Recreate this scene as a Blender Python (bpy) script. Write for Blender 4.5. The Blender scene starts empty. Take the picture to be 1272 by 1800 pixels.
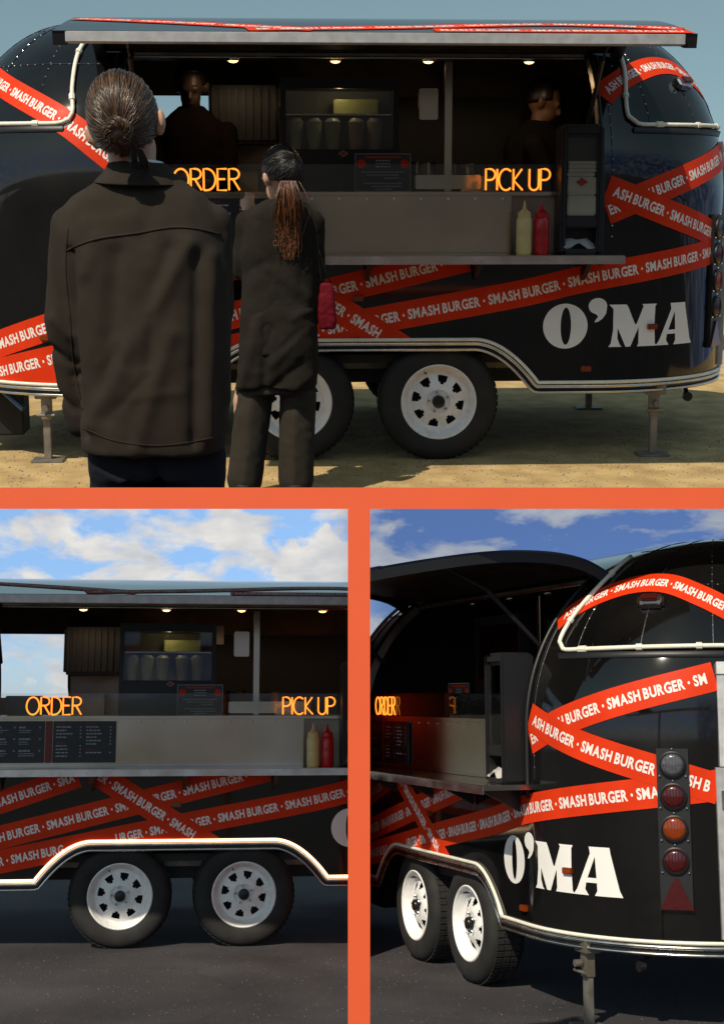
import bpy, bmesh, math, random
from mathutils import Matrix, Vector, Quaternion
random.seed(7)
R = math.radians
PI = math.pi
SC = bpy.context.scene
COL = SC.collection

# ---------------------------------------------------------------- camera
FPX, PXC, PYC = 2600.0, 636.0, 780.0          # focal length and principal point, in pixels of a 1272 x 1800 frame
TH_LOW, TH_UP = R(9.78), R(-9.9)              # camera pitch against the lower forecourt and against the raked upper stage
CAM_H, CAM_HU = 1.62, 1.54
cam = bpy.data.cameras.new('camera'); camo = bpy.data.objects.new('camera', cam); COL.objects.link(camo)
cam.sensor_fit = 'VERTICAL'; cam.sensor_height = 36.0; cam.lens = FPX / 1800 * 36.0
cam.shift_y = -(900 - PYC) / 1800.0
cam.clip_start = 0.05; cam.clip_end = 20000
camo.location = (0, 0, CAM_H); camo.rotation_euler = (R(90) + TH_LOW, 0, 0)
SC.camera = camo

# ---------------------------------------------------------------- sun, sky, exposure
TO_SUN = Vector((-0.39, -0.80, 0.74)).normalized()
SUN_EL = math.asin(TO_SUN.z); SUN_AZ = math.atan2(TO_SUN.x, TO_SUN.y)
sl = bpy.data.lights.new('sun', 'SUN'); sl.energy = 4.6; sl.angle = R(0.55); sl.color = (1.0, 0.885, 0.72)
so = bpy.data.objects.new('sun', sl); COL.objects.link(so)
so.rotation_euler = TO_SUN.to_track_quat('Z', 'Y').to_euler()
SKY_STRENGTH = 0.15
w = bpy.data.worlds.new('World'); SC.world = w; w.use_nodes = True
nt = w.node_tree; N = nt.nodes; LK = nt.links; N.clear()
def nn(t, **k):
    n = N.new(t)
    for a, b in k.items(): setattr(n, a, b)
    return n
sky = nn('ShaderNodeTexSky', sky_type='NISHITA'); sky.sun_disc = False
sky.sun_elevation = SUN_EL; sky.sun_rotation = SUN_AZ; sky.altitude = 300; sky.air_density = 1.0; sky.dust_density = 0.2; sky.ozone_density = 2.5
tc = nn('ShaderNodeTexCoord'); mp = nn('ShaderNodeMapping'); mp.inputs['Scale'].default_value = (1, 1, 2.2); mp.inputs['Location'].default_value = (0.35, 0, 0.05)
LK.new(tc.outputs['Generated'], mp.inputs[0])
no = nn('ShaderNodeTexNoise'); no.inputs['Scale'].default_value = 17; no.inputs['Detail'].default_value = 9; no.inputs['Roughness'].default_value = 0.56; no.inputs['Distortion'].default_value = 0.25
LK.new(mp.outputs[0], no.inputs['Vector'])
cr = nn('ShaderNodeValToRGB'); cr.color_ramp.elements[0].position = 0.47; cr.color_ramp.elements[1].position = 0.575
LK.new(no.outputs['Fac'], cr.inputs[0])
sep = nn('ShaderNodeSeparateXYZ'); LK.new(tc.outputs['Generated'], sep.inputs[0])
band = nn('ShaderNodeMapRange', interpolation_type='SMOOTHSTEP'); band.inputs[1].default_value = 0.13; band.inputs[2].default_value = 0.30; band.inputs[3].default_value = 1; band.inputs[4].default_value = 0
LK.new(sep.outputs[2], band.inputs[0])
mul = nn('ShaderNodeMath', operation='MULTIPLY'); LK.new(cr.outputs[0], mul.inputs[0]); LK.new(band.outputs[0], mul.inputs[1])
no2 = nn('ShaderNodeTexNoise'); no2.inputs['Scale'].default_value = 40; no2.inputs['Detail'].default_value = 6
LK.new(mp.outputs[0], no2.inputs['Vector'])
ccol = nn('ShaderNodeMixRGB'); ccol.inputs[1].default_value = (2.5, 2.8, 3.5, 1); ccol.inputs[2].default_value = (7.0, 6.6, 5.8, 1)
LK.new(no2.outputs['Fac'], ccol.inputs[0])
# the air near the horizon is deep blue, higher up hazier and paler; towards the right it darkens to slate
hz = nn('ShaderNodeMapRange', interpolation_type='SMOOTHSTEP'); hz.inputs[1].default_value = 0.06; hz.inputs[2].default_value = 0.36; LK.new(sep.outputs[2], hz.inputs[0])
tcol = nn('ShaderNodeMixRGB'); tcol.inputs[1].default_value = (0.40, 0.52, 0.78, 1); tcol.inputs[2].default_value = (1.25, 1.12, 0.72, 1); LK.new(hz.outputs[0], tcol.inputs[0])
tint = nn('ShaderNodeMixRGB', blend_type='MULTIPLY'); tint.inputs[0].default_value = 1
LK.new(sky.outputs[0], tint.inputs[1]); LK.new(tcol.outputs[0], tint.inputs[2])
slx = nn('ShaderNodeMapRange', interpolation_type='SMOOTHSTEP'); slx.inputs[1].default_value = -0.034; slx.inputs[2].default_value = 0.02; LK.new(sep.outputs[0], slx.inputs[0])
slz = nn('ShaderNodeMapRange', interpolation_type='SMOOTHSTEP'); slz.inputs[1].default_value = 0.16; slz.inputs[2].default_value = 0.30; slz.inputs[3].default_value = 1; slz.inputs[4].default_value = 0; LK.new(sep.outputs[2], slz.inputs[0])
slm = nn('ShaderNodeMath', operation='MULTIPLY'); LK.new(slx.outputs[0], slm.inputs[0]); LK.new(slz.outputs[0], slm.inputs[1])
# one tall cumulus head
cdir = Vector((-0.030, 1.0, 0.088)).normalized()
cdst = nn('ShaderNodeVectorMath', operation='DISTANCE'); cmp_ = nn('ShaderNodeMapping'); cmp_.inputs['Scale'].default_value = (1, 1, 1.25); cmp_.inputs['Location'].default_value = (0, 0, 0)
LK.new(tc.outputs['Generated'], cmp_.inputs[0]); LK.new(cmp_.outputs[0], cdst.inputs[0]); cdst.inputs[1].default_value = (cdir.x, cdir.y, cdir.z * 1.25)
no3 = nn('ShaderNodeTexNoise'); no3.inputs['Scale'].default_value = 55; no3.inputs['Detail'].default_value = 7; LK.new(tc.outputs['Generated'], no3.inputs['Vector'])
nd = nn('ShaderNodeMath', operation='MULTIPLY_ADD'); nd.inputs[1].default_value = 0.05; LK.new(no3.outputs['Fac'], nd.inputs[0]); LK.new(cdst.outputs['Value'], nd.inputs[2])
cm = nn('ShaderNodeMapRange', interpolation_type='SMOOTHSTEP'); cm.inputs[1].default_value = 0.052; cm.inputs[2].default_value = 0.058; cm.inputs[3].default_value = 1; cm.inputs[4].default_value = 0; LK.new(nd.outputs[0], cm.inputs[0])
cmax = nn('ShaderNodeMath', operation='MAXIMUM'); LK.new(mul.outputs[0], cmax.inputs[0]); LK.new(cm.outputs[0], cmax.inputs[1])
mx = nn('ShaderNodeMixRGB'); LK.new(cmax.outputs[0], mx.inputs[0]); LK.new(tint.outputs[0], mx.inputs[1]); LK.new(ccol.outputs[0], mx.inputs[2])
slate = nn('ShaderNodeMixRGB', blend_type='MULTIPLY'); LK.new(slm.outputs[0], slate.inputs[0]); LK.new(tint.outputs[0], slate.inputs[1]); slate.inputs[2].default_value = (0.30, 0.32, 0.44, 1); LK.new(slate.outputs[0], mx.inputs[1])
cdim = nn('ShaderNodeMixRGB', blend_type='MULTIPLY'); LK.new(slm.outputs[0], cdim.inputs[0]); LK.new(ccol.outputs[0], cdim.inputs[1]); cdim.inputs[2].default_value = (0.48, 0.54, 0.66, 1); LK.new(cdim.outputs[0], mx.inputs[2])
bg = nn('ShaderNodeBackground'); bg.inputs[1].default_value = SKY_STRENGTH; LK.new(mx.outputs[0], bg.inputs[0])
wo = nn('ShaderNodeOutputWorld'); LK.new(bg.outputs[0], wo.inputs[0])
SC.view_settings.view_transform = 'Standard'; SC.view_settings.look = 'None'
SC.view_settings.exposure = 0.0; SC.view_settings.gamma = 1.0; SC.view_settings.use_curve_mapping = False
SC.render.engine = 'CYCLES'
SC.cycles.use_denoising = True
SC.cycles.max_bounces = 8; SC.cycles.transparent_max_bounces = 12
SC.cycles.sample_clamp_indirect = 6.0

# ---------------------------------------------------------------- materials
MATS = {}
def mat(name, col, rough=0.5, metal=0.0, var=0.12, vscale=6.0, bump=0.0, bscale=40.0, coat=0.0, spec=0.5, emit=None, estr=0.0, stretch=None, col2=None, rvar=0.0, alpha=None, sss=0):
    m = bpy.data.materials.new(name); m.use_nodes = True; t = m.node_tree; ns = t.nodes; lk = t.links
    b = ns['Principled BSDF']
    b.inputs['Roughness'].default_value = rough; b.inputs['Metallic'].default_value = metal
    b.inputs['Coat Weight'].default_value = coat; b.inputs['Coat Roughness'].default_value = 0.04
    b.inputs['Specular IOR Level'].default_value = spec
    tcn = ns.new('ShaderNodeTexCoord'); mpn = ns.new('ShaderNodeMapping'); lk.new(tcn.outputs['Object'], mpn.inputs[0])
    if stretch: mpn.inputs['Scale'].default_value = stretch
    nz = ns.new('ShaderNodeTexNoise'); nz.inputs['Scale'].default_value = vscale; nz.inputs['Detail'].default_value = 6; lk.new(mpn.outputs[0], nz.inputs['Vector'])
    mixn = ns.new('ShaderNodeMixRGB')
    c2 = col2 if col2 else tuple(c * (1 + var) for c in col); c1 = tuple(c * (1 - var) for c in col) if not col2 else col
    mixn.inputs[1].default_value = (*c1, 1); mixn.inputs[2].default_value = (*c2, 1)
    rp = ns.new('ShaderNodeMapRange'); rp.inputs[1].default_value = 0.3; rp.inputs[2].default_value = 0.7; lk.new(nz.outputs['Fac'], rp.inputs[0])
    lk.new(rp.outputs[0], mixn.inputs[0]); lk.new(mixn.outputs[0], b.inputs['Base Color'])
    if rvar:
        rr = ns.new('ShaderNodeMapRange'); rr.inputs[1].default_value = 0.3; rr.inputs[2].default_value = 0.7; rr.inputs[3].default_value = max(0.02, rough - rvar); rr.inputs[4].default_value = rough + rvar
        lk.new(nz.outputs['Fac'], rr.inputs[0]); lk.new(rr.outputs[0], b.inputs['Roughness'])
    if bump:
        nb = ns.new('ShaderNodeTexNoise'); nb.inputs['Scale'].default_value = bscale; nb.inputs['Detail'].default_value = 4; lk.new(mpn.outputs[0], nb.inputs['Vector'])
        bp = ns.new('ShaderNodeBump'); bp.inputs['Strength'].default_value = bump; bp.inputs['Distance'].default_value = 0.01
        lk.new(nb.outputs['Fac'], bp.inputs['Height']); lk.new(bp.outputs[0], b.inputs['Normal'])
    if emit: b.inputs['Emission Color'].default_value = (*emit, 1); b.inputs['Emission Strength'].default_value = estr
    if sss: b.inputs['Subsurface Weight'].default_value = sss; b.inputs['Subsurface Radius'].default_value = (0.01, 0.004, 0.002)
    MATS[name] = m; return m
def glassmat(name, tint_, gloss=0.12):
    m = bpy.data.materials.new(name); m.use_nodes = True; t = m.node_tree; ns = t.nodes; lk = t.links; ns.clear()
    o = ns.new('ShaderNodeOutputMaterial'); a = ns.new('ShaderNodeBsdfTransparent'); a.inputs[0].default_value = (*tint_, 1)
    g = ns.new('ShaderNodeBsdfGlossy'); g.inputs['Roughness'].default_value = 0.03
    f = ns.new('ShaderNodeFresnel'); f.inputs[0].default_value = 1.45
    x = ns.new('ShaderNodeMixShader'); lk.new(f.outputs[0], x.inputs[0]); lk.new(a.outputs[0], x.inputs[1]); lk.new(g.outputs[0], x.inputs[2]); lk.new(x.outputs[0], o.inputs[0])
    MATS[name] = m; return m
mat('orange_paint', (0.80, 0.115, 0.036), 0.55, var=0.02, bump=0.03, bscale=200)
mat('tan_ground', (0.32, 0.21, 0.08), 0.95, var=0.3, vscale=5, bump=1.0, bscale=90, col2=(0.54, 0.385, 0.17))
mat('asphalt', (0.026, 0.023, 0.027), 0.85, vscale=1.3, bump=1.0, bscale=110, col2=(0.050, 0.046, 0.050), rvar=0.1)
def weather(name):      # old asphalt: broad stains, patches of worn binder and thin cracks
    m = MATS[name]; t = m.node_tree; ns = t.nodes; lk = t.links; b = ns['Principled BSDF']; src = b.inputs['Base Color'].links[0].from_socket
    tcn = ns.new('ShaderNodeTexCoord'); n1 = ns.new('ShaderNodeTexNoise'); n1.inputs['Scale'].default_value = 0.45; n1.inputs['Detail'].default_value = 5; n1.inputs['Distortion'].default_value = 1.2; lk.new(tcn.outputs['Object'], n1.inputs['Vector'])
    r1 = ns.new('ShaderNodeMapRange'); r1.inputs[1].default_value = 0.35; r1.inputs[2].default_value = 0.65; r1.inputs[3].default_value = 0.72; r1.inputs[4].default_value = 1.25; lk.new(n1.outputs['Fac'], r1.inputs[0])
    n2 = ns.new('ShaderNodeTexNoise'); n2.inputs['Scale'].default_value = 3; lk.new(tcn.outputs['Object'], n2.inputs['Vector'])
    mixv = ns.new('ShaderNodeMixRGB'); mixv.inputs[0].default_value = 0.12; lk.new(tcn.outputs['Object'], mixv.inputs[1]); lk.new(n2.outputs['Color'], mixv.inputs[2])
    vo = ns.new('ShaderNodeTexVoronoi'); vo.feature = 'DISTANCE_TO_EDGE'; vo.inputs['Scale'].default_value = 0.55; lk.new(mixv.outputs[0], vo.inputs['Vector'])
    r2 = ns.new('ShaderNodeMapRange'); r2.inputs[1].default_value = 0.0008; r2.inputs[2].default_value = 0.005; r2.inputs[3].default_value = 0.78; r2.inputs[4].default_value = 1.0; lk.new(vo.outputs['Distance'], r2.inputs[0])
    sp = ns.new('ShaderNodeTexNoise'); sp.inputs['Scale'].default_value = 160; sp.inputs['Detail'].default_value = 2; lk.new(tcn.outputs['Object'], sp.inputs['Vector'])
    r3 = ns.new('ShaderNodeMapRange'); r3.inputs[1].default_value = 0.58; r3.inputs[2].default_value = 0.75; r3.inputs[3].default_value = 1.0; r3.inputs[4].default_value = 2.4; lk.new(sp.outputs['Fac'], r3.inputs[0])
    a = ns.new('ShaderNodeMath'); a.operation = 'MULTIPLY'; lk.new(r1.outputs[0], a.inputs[0]); lk.new(r2.outputs[0], a.inputs[1])
    a2 = ns.new('ShaderNodeMath'); a2.operation = 'MULTIPLY'; lk.new(a.outputs[0], a2.inputs[0]); lk.new(r3.outputs[0], a2.inputs[1])
    mm = ns.new('ShaderNodeMixRGB'); mm.blend_type = 'MULTIPLY'; mm.inputs[0].default_value = 1; lk.new(src, mm.inputs[1]); lk.new(a2.outputs[0], mm.inputs[2]); lk.new(mm.outputs[0], b.inputs['Base Color'])
weather('asphalt')
mat('gravel', (0.16, 0.14, 0.11), 0.9, var=0.4, vscale=30)
mat('darkgravel', (0.10, 0.10, 0.10), 0.9, var=0.4, vscale=30)
mat('sea', (0.05, 0.09, 0.11), 0.15, bump=0.6, bscale=2.0, stretch=(0.3, 0.3, 1))
mat('black_paint', (0.003, 0.003, 0.0033), 0.055, spec=0.5, bump=0.03, bscale=1.8, vscale=3.0, col2=(0.0075, 0.0070, 0.0065), rvar=0.025)
mat('black_plastic', (0.008, 0.008, 0.009), 0.45, bump=0.05, bscale=150)
mat('matte_black', (0.006, 0.006, 0.006), 0.7)
mat('red_tape', (0.63, 0.036, 0.006), 0.5, var=0.10, vscale=6, spec=0.12, bump=0.04, bscale=14, rvar=0.12)
mat('white_print', (0.78, 0.74, 0.68), 0.5, var=0.04)
mat('white_vinyl', (0.80, 0.78, 0.74), 0.45, var=0.04)
mat('steel', (0.44, 0.395, 0.31), 0.17, 1.0, var=0.14, vscale=2.2, rvar=0.05, bump=0.05, bscale=3.0)
mat('dark_lining', (0.05, 0.044, 0.036), 0.45, 0.6, var=0.3, vscale=4, rvar=0.1)
mat('dull_steel', (0.27, 0.235, 0.18), 0.38, 0.7, var=0.35, vscale=4, rvar=0.1, bump=0.04, bscale=12)
mat('aluminium', (0.62, 0.60, 0.56), 0.25, 1.0, var=0.15, vscale=9, rvar=0.08)
mat('brushed_aluminium', (0.58, 0.57, 0.55), 0.5, 0.7, var=0.15, vscale=20)
mat('galvanised', (0.22, 0.20, 0.17), 0.55, 0.6, var=0.3, vscale=16, bump=0.08)
mat('rubber', (0.013, 0.0125, 0.012), 0.8, var=0.4, vscale=9, bump=0.2, bscale=90)
mat('rim_white', (0.79, 0.78, 0.76), 0.38, var=0.09, vscale=30, coat=0.1)
mat('hub_black', (0.02, 0.02, 0.02), 0.3, 0.4)
mat('chrome', (0.7, 0.7, 0.7), 0.12, 1.0, var=0.05)
mat('rope_white', (0.78, 0.75, 0.62), 0.4, var=0.08, vscale=20)
mat('led_lit', (0.9, 0.8, 0.65), 0.4, emit=(1.0, 0.62, 0.34), estr=2.8)
mat('lamp_lit', (0.9, 0.8, 0.5), 0.4, emit=(1.0, 0.62, 0.22), estr=4.0)
mat('neon_orange', (0.9, 0.35, 0.05), 0.4, emit=(1.0, 0.27, 0.025), estr=1.8)
mat('amber_lens', (0.20, 0.030, 0.002), 0.2, var=0.15, vscale=60, coat=0.5)
mat('red_lens', (0.05, 0.0025, 0.0025), 0.25, var=0.25, vscale=70, coat=0.5)
mat('clear_lens', (0.07, 0.07, 0.08), 0.25, var=0.3, vscale=70, coat=0.5)
mat('menu_black', (0.009, 0.009, 0.010), 0.4)
mat('menu_red', (0.16, 0.014, 0.012), 0.5)
mat('menu_print', (0.32, 0.32, 0.32), 0.6)
mat('ketchup_red', (0.50, 0.008, 0.010), 0.3, sss=0.1)
mat('mustard_cream', (0.74, 0.56, 0.22), 0.35, sss=0.1)
mat('napkin', (0.74, 0.66, 0.50), 0.85, bump=0.15, bscale=30)
mat('white_paper', (0.80, 0.78, 0.74), 0.85, bump=0.3, bscale=20)
mat('drink_lime', (0.42, 0.43, 0.16), 0.35, var=0.15)
mat('drink_peach', (0.45, 0.30, 0.14), 0.35, var=0.15)
mat('cup_lid', (0.4, 0.4, 0.36), 0.25)
mat('cooler_back', (0.12, 0.11, 0.07), 0.6)
mat('skin_light', (0.50, 0.29, 0.19), 0.5, var=0.08, vscale=14, sss=0.15)
mat('skin_tan', (0.20, 0.10, 0.06), 0.5, var=0.08)
mat('skin_dark', (0.045, 0.026, 0.018), 0.45, var=0.1, vscale=14)
mat('hair_brown', (0.035, 0.020, 0.011), 0.33, var=0.5, vscale=60, stretch=(4, 4, 0.6), rvar=0.1)
mat('hair_brown_lit', (0.12, 0.062, 0.028), 0.30, var=0.4, vscale=50)
mat('hair_dark', (0.008, 0.006, 0.005), 0.4, var=0.3, vscale=40)
mat('hair_auburn', (0.20, 0.072, 0.026), 0.32, var=0.4, vscale=50)
mat('jacket_cloth', (0.030, 0.024, 0.018), 0.95, var=0.14, vscale=12, bump=0.35, bscale=600, spec=0.15)
mat('shirt_white', (0.75, 0.73, 0.68), 0.8)
mat('navy_cloth', (0.010, 0.011, 0.016), 0.9, var=0.2, bump=0.3, bscale=300, spec=0.15)
mat('black_cloth', (0.010, 0.009, 0.008), 0.95, var=0.2, bump=0.3, bscale=300, spec=0.15)
mat('coat_cloth', (0.019, 0.016, 0.012), 0.95, var=0.2, bump=0.5, bscale=300, spec=0.12)
mat('brown_cloth', (0.036, 0.030, 0.022), 0.95, var=0.15, bump=0.4, bscale=300, spec=0.15)
mat('maroon_cloth', (0.009, 0.005, 0.005), 0.95, var=0.2, bump=0.3, bscale=200, spec=0.1)
mat('bag_red', (0.11, 0.002, 0.008), 0.7, spec=0.15, bump=0.2, bscale=40)
mat('blue_paint', (0.03, 0.09, 0.20), 0.4)
mat('grey_plastic', (0.30, 0.29, 0.25), 0.5)
glassmat('clear_glass', (0.93, 0.95, 0.94)); glassmat('smoked_glass', (0.85, 0.85, 0.83)); glassmat('window_glass', (0.97, 0.98, 1.0))

# ---------------------------------------------------------------- frames of reference and object helpers
CAMW = Matrix.Translation((0, 0, CAM_H)) @ Matrix.Rotation(TH_LOW, 4, 'X')           # camera x, depth, up -> world
def cw(px, py, zc): return CAMW @ Vector(((px - PXC) / FPX * zc, zc, (PYC - py) / FPX * zc))
STAGE = Matrix.Translation((0, 0, CAM_H)) @ Matrix.Rotation(TH_LOW - TH_UP, 4, 'X') @ Matrix.Translation((0, 0, -CAM_HU))  # raked upper stage -> world
class Frame:
    def __init__(s, M, cut=None, tag=''): s.M = M; s.Mi = M.inverted(); s.cut = cut; s.tag = tag
def posed(base, yaw, tx, ty): return base @ Matrix.Translation((tx, ty, 0)) @ Matrix.Rotation(yaw, 4, 'Z')
WORLD = Frame(Matrix.Identity(4)); CUR = WORLD
BASE = {}
def setp(o, label=None, cat=None, group=None, kind=None):
    if label: o['label'] = label
    if cat: o['category'] = cat
    if group: o['group'] = group
    if kind: o['kind'] = kind
    return o
def thing(name, label, cat, base=(0, 0, 0), group=None):
    o = bpy.data.objects.new(name, None); COL.objects.link(o); o.empty_display_size = 0.1
    o.matrix_world = CUR.M @ Matrix.Translation(base); BASE[o] = Vector(base)
    return setp(o, label, cat, group)
def build(name, bm, m, parent=None, base=None, smooth=False, auto=None):
    """bm in CUR coordinates -> object; parent None = top-level"""
    if CUR.cut is not None and len(bm.verts):
        co, no_ = CUR.cut; bmesh.ops.bisect_plane(bm, geom=bm.verts[:] + bm.edges[:] + bm.faces[:], plane_co=CUR.Mi @ co, plane_no=CUR.Mi.to_3x3() @ no_, clear_outer=True)
    if len(bm.faces) == 0: bm.free(); return None
    b = BASE[parent] if parent is not None else (Vector(base) if base is not None else Vector((0, 0, 0)))
    for v in bm.verts: v.co -= b
    me = bpy.data.meshes.new(name); bm.to_mesh(me); bm.free()
    me.materials.append(MATS[m] if isinstance(m, str) else m)
    if smooth:
        me.polygons.foreach_set('use_smooth', [True] * len(me.polygons))
        if auto: me.set_sharp_from_angle(angle=R(auto))
    o = bpy.data.objects.new(name, me); COL.objects.link(o); BASE[o] = b
    if parent is not None: o.parent = parent
    else: o.matrix_world = CUR.M @ Matrix.Translation(b)
    return o
def BM(): return bmesh.new()
def box(bm, x0, x1, y0, y1, z0, z1, bev=0.0, T=None):
    r = bmesh.ops.create_cube(bm, size=1.0); vs = r['verts']
    for v in vs: v.co = Vector(((x0 + x1) / 2 + v.co.x * (x1 - x0), (y0 + y1) / 2 + v.co.y * (y1 - y0), (z0 + z1) / 2 + v.co.z * (z1 - z0)))
    if bev:
        es = list({e for v in vs for e in v.link_edges}); g = bmesh.ops.bevel(bm, geom=es, offset=bev, segments=2, affect='EDGES', clamp_overlap=True)
        vs = list({v for f in g['faces'] for v in f.verts} | {v for v in vs if v.is_valid})
    if T is not None: bmesh.ops.transform(bm, matrix=T, verts=[v for v in vs if v.is_valid])
    return bm
def frame_from(d):
    d = d.normalized(); a = Vector((0, 0, 1)) if abs(d.z) < 0.9 else Vector((1, 0, 0))
    x = d.cross(a).normalized(); return x, x.cross(d).normalized()
def tube(bm, pts, r, seg=8, cap=True, closed=False):
    pts = [Vector(p) for p in pts]; n = len(pts); rings = []; px_ = None
    for i, p in enumerate(pts):
        rr = r[i] if isinstance(r, (list, tuple)) else r
        a = pts[(i - 1) % n] if (closed or i > 0) else p; b = pts[(i + 1) % n] if (closed or i < n - 1) else p
        d = (b - a); d = d.normalized() if d.length > 1e-9 else Vector((0, 0, 1))
        if px_ is None: x, y = frame_from(d)
        else:
            x = px_ - d * px_.dot(d); x = x.normalized() if x.length > 1e-6 else frame_from(d)[0]; y = x.cross(d)
        px_ = x
        rings.append([bm.verts.new(p + x * (rr * math.cos(t)) + y * (rr * math.sin(t))) for t in [2 * PI * k / seg for k in range(seg)]])
    m = n if closed else n - 1
    for i in range(m):
        A, B = rings[i], rings[(i + 1) % n]
        for k in range(seg): bm.faces.new((A[k], A[(k + 1) % seg], B[(k + 1) % seg], B[k]))
    if cap and not closed:
        bm.faces.new(rings[0][::-1]); bm.faces.new(rings[-1])
    return bm
def lathe(bm, prof, origin, axis=(0, 0, 1), seg=32, cap=True):
    ax = Vector(axis).normalized(); x, y = frame_from(ax); o = Vector(origin); rings = []
    for r, h in prof: rings.append([bm.verts.new(o + ax * h + x * (r * math.cos(2 * PI * k / seg)) + y * (r * math.sin(2 * PI * k / seg))) for k in range(seg)])
    for A, B in zip(rings, rings[1:]):
        for k in range(seg): bm.faces.new((A[k], A[(k + 1) % seg], B[(k + 1) % seg], B[k]))
    if cap: bm.faces.new(rings[0][::-1]); bm.faces.new(rings[-1])
    return bm
def quad(bm, a, b, c, d): return bm.faces.new([bm.verts.new(Vector(p)) for p in (a, b, c, d)])
def recalc(bm): bmesh.ops.recalc_face_normals(bm, faces=bm.faces[:]); return bm
def spline(pts, step):
    pts = [Vector(p) for p in pts]; out = []
    P = [pts[0] * 2 - pts[1]] + pts + [pts[-1] * 2 - pts[-2]]
    for i in range(1, len(P) - 2):
        n = max(1, int((P[i + 1] - P[i]).length / step))
        for k in range(n):
            t = k / n; a, b, c, d = P[i - 1], P[i], P[i + 1], P[i + 2]
            out.append(0.5 * ((2 * b) + (c - a) * t + (2 * a - 5 * b + 4 * c - d) * t * t + (3 * b - a - 3 * c + d) * t ** 3))
    out.append(pts[-1]); return out

# ---------------------------------------------------------------- the lettering (outline font -> flat glyph meshes)
GLYPH = {}
def glyph(ch):
    if ch in GLYPH: return GLYPH[ch]
    if ch == '\u2022':
        vs = [(0.13 + 0.11 * math.cos(2 * PI * k / 16), 0.33 + 0.11 * math.sin(2 * PI * k / 16)) for k in range(16)]
        GLYPH[ch] = (vs, [tuple(range(16))], 0.26); return GLYPH[ch]
    cu = bpy.data.curves.new('glyph', 'FONT'); cu.body = ch; cu.size = 1.0; cu.offset = 0.034; cu.resolution_u = 3
    ob = bpy.data.objects.new('glyph', cu); me = bpy.data.meshes.new_from_object(ob)
    vs = [(v.co.x, v.co.y) for v in me.vertices]; fs = [tuple(p.vertices) for p in me.polygons]
    bpy.data.objects.remove(ob); bpy.data.meshes.remove(me); bpy.data.curves.remove(cu)
    x0 = min(v[0] for v in vs); vs = [(x - x0, y) for x, y in vs]
    GLYPH[ch] = (vs, fs, max(v[0] for v in vs)); return GLYPH[ch]

# ---------------------------------------------------------------- the stand that carries the stage: orange shelf, post and dividing wall
CUR = WORLD
def slab(bm, a, b):   # a, b: lists of world points (front ring, back ring) of equal length
    A = [bm.verts.new(p) for p in a]; B = [bm.verts.new(p) for p in b]; n = len(A)
    bm.faces.new(A); bm.faces.new(B[::-1])
    for i in range(n): bm.faces.new((A[i], B[i], B[(i + 1) % n], A[(i + 1) % n]))
    return recalc(bm)
ZF = 4.2
def rect(x0, x1, y0, y1, z): return [cw(x0, y0, z), cw(x1, y0, z), cw(x1, y1, z), cw(x0, y1, z)]
root = thing('display_stand', 'orange painted stand: a long shelf edge over an upright post, between the three trailers', 'display stand', cw(630, 876, ZF))
bm = BM(); slab(bm, rect(-700, 1972, 857, 894.6, ZF), rect(-700, 1972, 858, 893, ZF + 0.07)); build('beam', bm, 'orange_paint', root)
bm = BM(); slab(bm, rect(40, 430, 859, 892, ZF + 0.072), rect(110, 440, 860, 888, 5.1)); build('shelf', bm, 'matte_black', root)
bm = BM(); slab(bm, rect(611.3, 650.2, 894.6, 2250, ZF), rect(613, 648.5, 894.7, 2250, ZF + 0.07)); build('post', bm, 'orange_paint', root)
bm = BM(); box(bm, -0.034, 0.018, 9.75, 12.9, 0, 2.62, 0.004); o = build('partition_wall', bm, 'orange_paint', None, (0, 9.75, 0)); setp(o, 'thin orange dividing wall behind the post, between the two lower trailers', 'wall')

# ---------------------------------------------------------------- the grounds and the sea
def sheet(name, x0, x1, y0, y1, z, m, nx=1, ny=1):
    bm = BM()
    V = [[bm.verts.new((x0 + (x1 - x0) * i / nx, y0 + (y1 - y0) * j / ny, z)) for i in range(nx + 1)] for j in range(ny + 1)]
    for j in range(ny):
        for i in range(nx): bm.faces.new((V[j][i], V[j][i + 1], V[j + 1][i + 1], V[j + 1][i]))
    o = build(name, bm, m, None, (0, 0, 0)); setp(o, kind='structure'); return o
sheet('asphalt_ground', -60, 60, -30, 70, 0.0, 'asphalt')
sheet('sea_water', -9000, 9000, 70, 9000, -1.2, 'sea')
sheet('far_ground', -9000, 9000, -9000, -30, -0.01, 'asphalt')
CUR = Frame(STAGE)
bm = BM(); box(bm, -6, 6, 7.42, 13.5, -0.035, 0.0); o = build('stage_ground', bm, 'tan_ground', None, (0, 7.4, 0)); setp(o, kind='structure')
def pebbles(name, label, n, x0, x1, y0, y1, m, s0, s1):
    bm = BM()
    for i in range(n):
        s = random.uniform(s0, s1); p = Vector((random.uniform(x0, x1), random.uniform(y0, y1), s * 0.2))
        a = random.uniform(0, PI); vs = []
        for k in range(5): t = a + 2 * PI * k / 5; q = random.uniform(0.7, 1.2); vs.append(bm.verts.new(p + Vector((math.cos(t) * s * q, math.sin(t) * s * q, -s * 0.2))))
        tp = bm.verts.new(p + Vector((0, 0, s * random.uniform(0.3, 0.7))))
        for k in range(5): bm.faces.new((vs[k], vs[(k + 1) % 5], tp))
    o = build(name, bm, m, None, (0, 0, 0)); setp(o, label, 'gravel', kind='stuff')
pebbles('loose_gravel', 'fine grit scattered over the sunlit tan ground of the top picture', 2600, -2.6, 2.8, 7.4, 9.4, 'gravel', 0.003, 0.009)
CUR = WORLD
pebbles('asphalt_grit', 'fine grit scattered over the dark asphalt of the lower pictures', 1600, -2.6, 3.2, 7.0, 10, 'darkgravel', 0.002, 0.006)
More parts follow.
